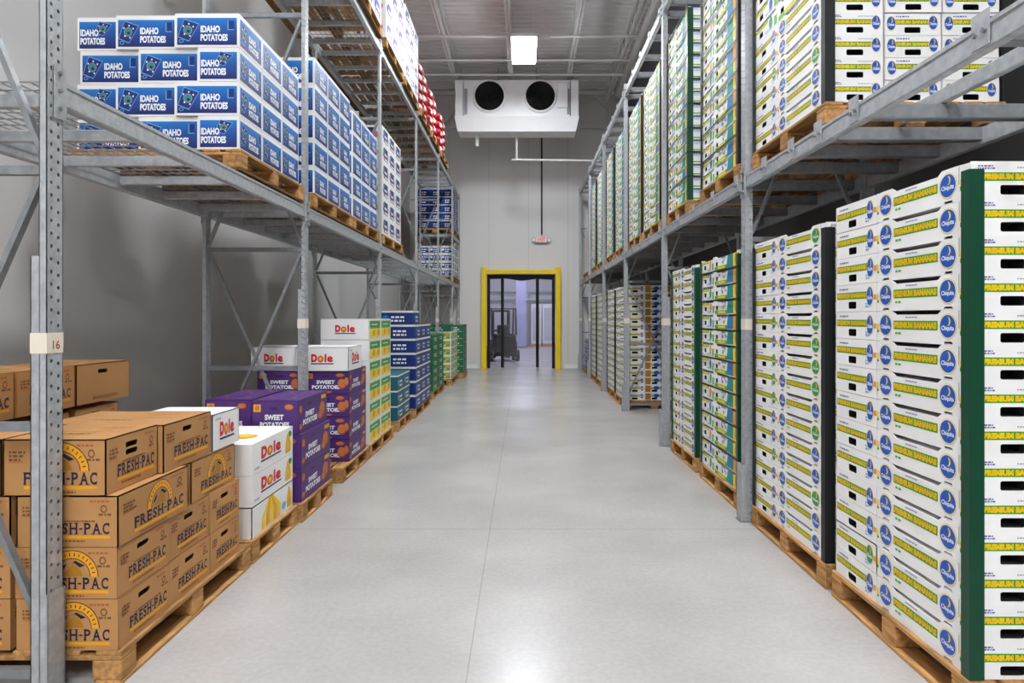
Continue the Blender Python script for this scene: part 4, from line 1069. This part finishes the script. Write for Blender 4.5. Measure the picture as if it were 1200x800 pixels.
for i in range(3):
    for j in range(2): cart(tl, 'teal_carton', -1.65, 8.74 + .48 * j, P + .001 + .2005 * i, 'teal carton in the low stack, %s layer, %s along' % (ORD[i + 1], ORD[j + 1]), 'teal cartons')
bl = Spec('blue_carton', .5, .515, .209, printed(bluecard, blues[0], [blues[4]], .16))
pallet(-2.6, XS + .02, 9.88, 11.52, 0, 'wooden pallet under the tall blue cartons', PG)
for i in range(7):
    for j in range(3 if i < 6 else 1): cart(bl, 'blue_carton', -1.6 - (.03 if i == 6 else 0), 9.93 + .52 * j, P + .001 + .2095 * i, 'blue carton in the tall stack behind the teal cartons, %s layer, %s along' % (ORD[i + 1], ORD[j + 1]), 'tall stack of blue cartons')
gr = Spec('green_carton', .5, .8, .148, printed(greencard, None, [lgreen], 0)); gw = Spec('green_white_carton', .48, .7, .175, printed(offwhite, lgreen, [yellow, gold], .2)); gd = Spec('dark_green_carton', .45, .5, .17, printed(greencard, None, [teal], 0.06))
pallet(-2.6, -1.65, 12.2, 13.95, 0, 'wooden pallet under the bright green cartons', PG)
for i in range(7):
    for j in range(2): cart(gr, 'green_carton', -1.66, 12.24 + .82 * j, P + .001 + .1485 * i, 'bright green carton past the blue stack, %s layer, %s along' % (ORD[i + 1], ORD[j + 1]), 'bright green cartons')
pallet(-2.6, -1.58, 14.72, 16.25, 0, 'wooden pallet under the white and green cartons', PG)
for i in range(7):
    for j in range(2):
        if i == 6: cart(gr, 'green_carton', -1.62, 14.74 + .82 * j * .95, P + .001 + 6 * .1755, 'bright green carton on top of the white and green stack, %s along' % ORD[j + 1], 'bright green cartons', False) if j == 0 else None
        else: cart(gw, 'green_white_carton', -1.6, 14.76 + .72 * j, P + .001 + .1755 * i, 'white and green produce carton near the far wall, %s layer, %s along' % (ORD[i + 1], ORD[j + 1]), 'white and green cartons', False)
pallet(-2.5, -1.46, 16.4, 17.4, 0, 'wooden pallet under the last dark green cartons', PG)
for i in range(7):
    for j in range(2): cart(gd, 'dark_green_carton', -1.48, 16.41 + .504 * j, P + .001 + .1705 * i, 'dark green carton at the far end, %s layer, %s along' % (ORD[i + 1], ORD[j + 1]), 'dark green cartons at the far end', False)

# ------------------------------------------------------------------ potato side, lower shelf
ZS = 2.452 + .009; ZB = ZS + .14
GI = 'blue panelled potato cartons on the lower shelf'
pallet(-2.97, -1.84, 4.34, 5.58, ZS, 'wooden shelf pallet under the first blue panelled carton stack', PG)
IH = .222
iw = Spec('potato_wide', .42, .38, IH, idaho()); ie = Spec('potato_end', .27, .38, IH, idaho(True)); im = Spec('potato_mid', .4, .38, IH, idaho())
for i in range(4):
    z = ZB + .001 + (IH + .001) * i
    cols = [(iw, 0), (im, .425), (ie, .83)] if i % 2 else [(ie, 0), (im, .275), (iw, .68)]
    if i == 3: cols = [(iw, 0), (im, .425), (ie, .83)]
    if i == 2: cols = [(ie, 0), (im, .275), (im, .68)]
    for c, (sp, off) in enumerate(cols):
        x1 = -1.86 - off
        for j in range(3 if c == 0 else 1):
            s_ = sp
            cart(s_, 'potato_carton', x1, 4.36 + .03 * c + .386 * j, z, 'blue panelled carton in first shelf stack, %s layer, %s' % (ORD[i + 1], ('aisle corner', 'second along aisle', 'third along aisle')[j] if c == 0 else ('', 'middle of front', 'wall side of front')[c]), GI)
        if c: cart(sp, 'potato_carton', x1, 4.75 + .03 * c, z, 'white carton with blue panel inside the first shelf stack, %s layer, %s from the aisle' % (ORD[i + 1], ORD[c + 1]), GI, False)
i2 = Spec('potato_b', .5, .4, .243, idaho()); i3 = Spec('potato_c', .5, .395, .232, idaho()); i3e = Spec('potato_e', .4, .29, .232, idaho(False, True))
pallet(-2.95, -1.84, 5.86, 7.18, ZS, 'wooden shelf pallet under the second blue panelled carton stack', PG)
pallet(-2.95, -1.84, 7.24, 8.52, ZS, 'wooden shelf pallet under the third blue panelled carton stack', PG)
for i in range(5):
    for j in range(3): cart(i2, 'potato_carton', -1.86, 5.93 + .408 * j, ZB + .001 + .244 * i, 'white carton with blue panel in the second shelf stack, %s layer, %s along aisle' % (ORD[i + 1], ORD[j + 1]), GI)
    cart(i2, 'potato_carton', -2.37, 5.95, ZB + .001 + .244 * i, 'white carton with blue panel, wall side of the second shelf stack, %s layer' % ORD[i + 1], GI)
    for j in range(3): cart(i3, 'potato_carton', -1.86, 7.26 + .402 * j, ZB + .001 + .233 * i, 'white carton with blue panel in the third shelf stack, %s layer, %s along aisle' % (ORD[i + 1], ORD[j + 1]), GI)
vw = Spec('violet_white', .5, .43, .24, printed(white, navy, [violetink, pink, skyblue], 0, None, .2)); 
pallet(-2.95, -1.84, 8.76, 10.2, ZS, 'wooden shelf pallet under the white and violet cartons', PG)
for i in range(6):
    for j in range(3): cart(vw, 'violet_white_carton', -1.86, 8.8 + .438 * j, ZB + .001 + .241 * i, 'white carton with violet pictures on the lower shelf, %s layer, %s along' % (ORD[i + 1], ORD[j + 1]), 'white and violet cartons on the lower shelf')
sv = Spec('silver_blue', .3, .45, .2, printed(offwhite, blues[1], [lwhite, skyblue], .2)); db = Spec('dark_blue', .3, .45, .21, printed(bluecard, blues[0], [blues[2]], .12))
pallet(-2.85, -1.84, 17.62, 19.3, ZS, 'wooden shelf pallet under the silvery cartons in the last bay', PG)
pallet(-2.85, -1.84, 17.62, 19.3, 3.73, 'wooden shelf pallet under the dark blue cartons in the last bay', PG)
for i in range(5):
    for c in range(3):
        for j in range(3 if c == 0 else 1):
            if i < 4: cart(sv, 'silver_blue_carton', -1.87 - .31 * c, 17.65 + .5 * j, ZB + .001 + .2005 * i, 'silvery carton with blue panel in last bay, %s layer, %s' % (ORD[i + 1], 'aisle column %s along' % ORD[j + 1] if c == 0 else '%s from the aisle' % ORD[c + 1]), 'silvery cartons in the last bay', False)
            cart(db, 'dark_blue_carton', -1.87 - .31 * c, 17.65 + .5 * j, 3.871 + .2105 * i, 'dark blue carton, middle shelf of last bay, %s layer, %s' % (ORD[i + 1], 'aisle column %s along' % ORD[j + 1] if c == 0 else '%s from the aisle' % ORD[c + 1]), 'dark blue cartons in the last bay', False)

# ------------------------------------------------------------------ potato side, upper shelf
ZU = 5.052 + .009; ZV = ZU + .14
ups = [(5.86, 7.1, 'first'), (7.2, 8.5, 'second'), (8.78, 10.06, 'third'), (10.2, 11.48, 'fourth'), (11.75, 13.0, 'fifth'), (13.15, 14.45, 'sixth'), (14.75, 16.0, 'seventh')]
for a, b, o_ in ups: pallet(-2.9, -1.8, a, b, ZU, 'wooden pallet on the upper shelf of the potato side, %s along' % o_, PG)
pv = Spec('white_violet_upper', .5, .42, .28, printed(white, violetink, [navy, pink], 0, None, .22)); pv2 = Spec('white_plain_upper', .5, .42, .28, printed(white, None, [greyink, violetink], 0, violetink))
for k, (a, nl) in enumerate(((7.22, 4), (8.8, 4), (10.22, 4))):
    for i in range(nl):
        for j in range(3): cart(pv if (j + k + i) % 3 else pv2, 'violet_white_carton', -1.81, a + .424 * j, ZV + .001 + .2805 * i, 'white carton with violet marks on the upper shelf, %s stack, %s layer, %s along' % (ORD[k + 1], ORD[i + 1], ORD[j + 1]), 'white and violet cartons on the upper shelf', False)
# red sacks
def sack_mesh():
    mb = MB(); nu, nv = 20, 12; vs = []; fs = []
    def se(c, e): return math.copysign(abs(c) ** e, c)
    for i in range(nv + 1):
        p = -math.pi / 2 + math.pi * i / nv
        for j in range(nu):
            q = 2 * math.pi * j / nu
            x = .25 * se(math.cos(p), .55) * se(math.cos(q), .5); y = .3 * se(math.cos(p), .55) * se(math.sin(q), .5); z = .085 * se(math.sin(p), .8)
            z += .012 * math.sin(9 * x + 4 * y) * math.cos(p); x += .015 * math.sin(14 * y); vs.append((x, y, z + .09))
    fs = [(i * nu + j, i * nu + (j + 1) % nu, (i + 1) * nu + (j + 1) % nu, (i + 1) * nu + j) for i in range(nv) for j in range(nu)]
    mb.add(vs, fs, redsack); me_s = mb
    k = me_s.slot(sackwhite)
    for f in range(len(me_s.f)):
        c = sum((V(me_s.v[i]) for i in me_s.f[f]), V()) / 4
        if c.x > .12 and abs(c.z - .09) < .045 and int((c.y + .3) * 20) % 4 == 0 and abs(c.y) < .2: me_s.m[f] = k
    a = MB(); a.tube((0, .27, .09), (0, .33, .09), .035, redsack, 10, .05)
    return mb.mesh('red_sack', True), a.mesh('tied_end', True)
skm, tie = sack_mesh()
for k, a in enumerate((11.76, 13.16, 14.76)):
    for i in range(5):
        for j in range(2):
            o = put('produce_sack', skm, None, (-2.08 - .02 * ((i * 3 + j) % 3), a + .31 + .63 * j, ZV + .006 + .176 * i), 0.05 * ((i + j) % 3 - 1)); 
            tag(o, 'red produce sack on the upper shelf, %s pallet of sacks, %s layer, %s along' % (ORD[k + 1], ORD[i + 1], ORD[j + 1]), 'sack', 'red sacks on the upper shelf')

# ------------------------------------------------------------------ camera, world, view
cam = bpy.data.cameras.new('camera'); co = bpy.data.objects.new('camera', cam); COL.objects.link(co)
co.location = (0, 0, 1.5); co.rotation_euler = (math.pi / 2, 0, 0)
cam.sensor_width = 36; cam.lens = 780 / 1200 * 36; cam.shift_x = -13 / 1200; cam.shift_y = -28 / 1200; cam.clip_end = 200; cam.clip_start = .05
S.camera = co
w = bpy.data.worlds.new('world'); S.world = w; w.use_nodes = True
w.node_tree.nodes['Background'].inputs[0].default_value = (.9, .93, 1, 1); w.node_tree.nodes['Background'].inputs[1].default_value = .15
for o in S.objects:
    if o.get('label') and not 4 <= len(o['label'].replace('-', ' ').split()) <= 16: print('LABEL LENGTH', o['label'])
S.view_settings.view_transform = 'Standard'; S.view_settings.look = 'None'; S.view_settings.gamma = 1; S.view_settings.exposure = 0.16; S.view_settings.use_curve_mapping = False
try: S.cycles.use_denoising = True
except Exception: pass
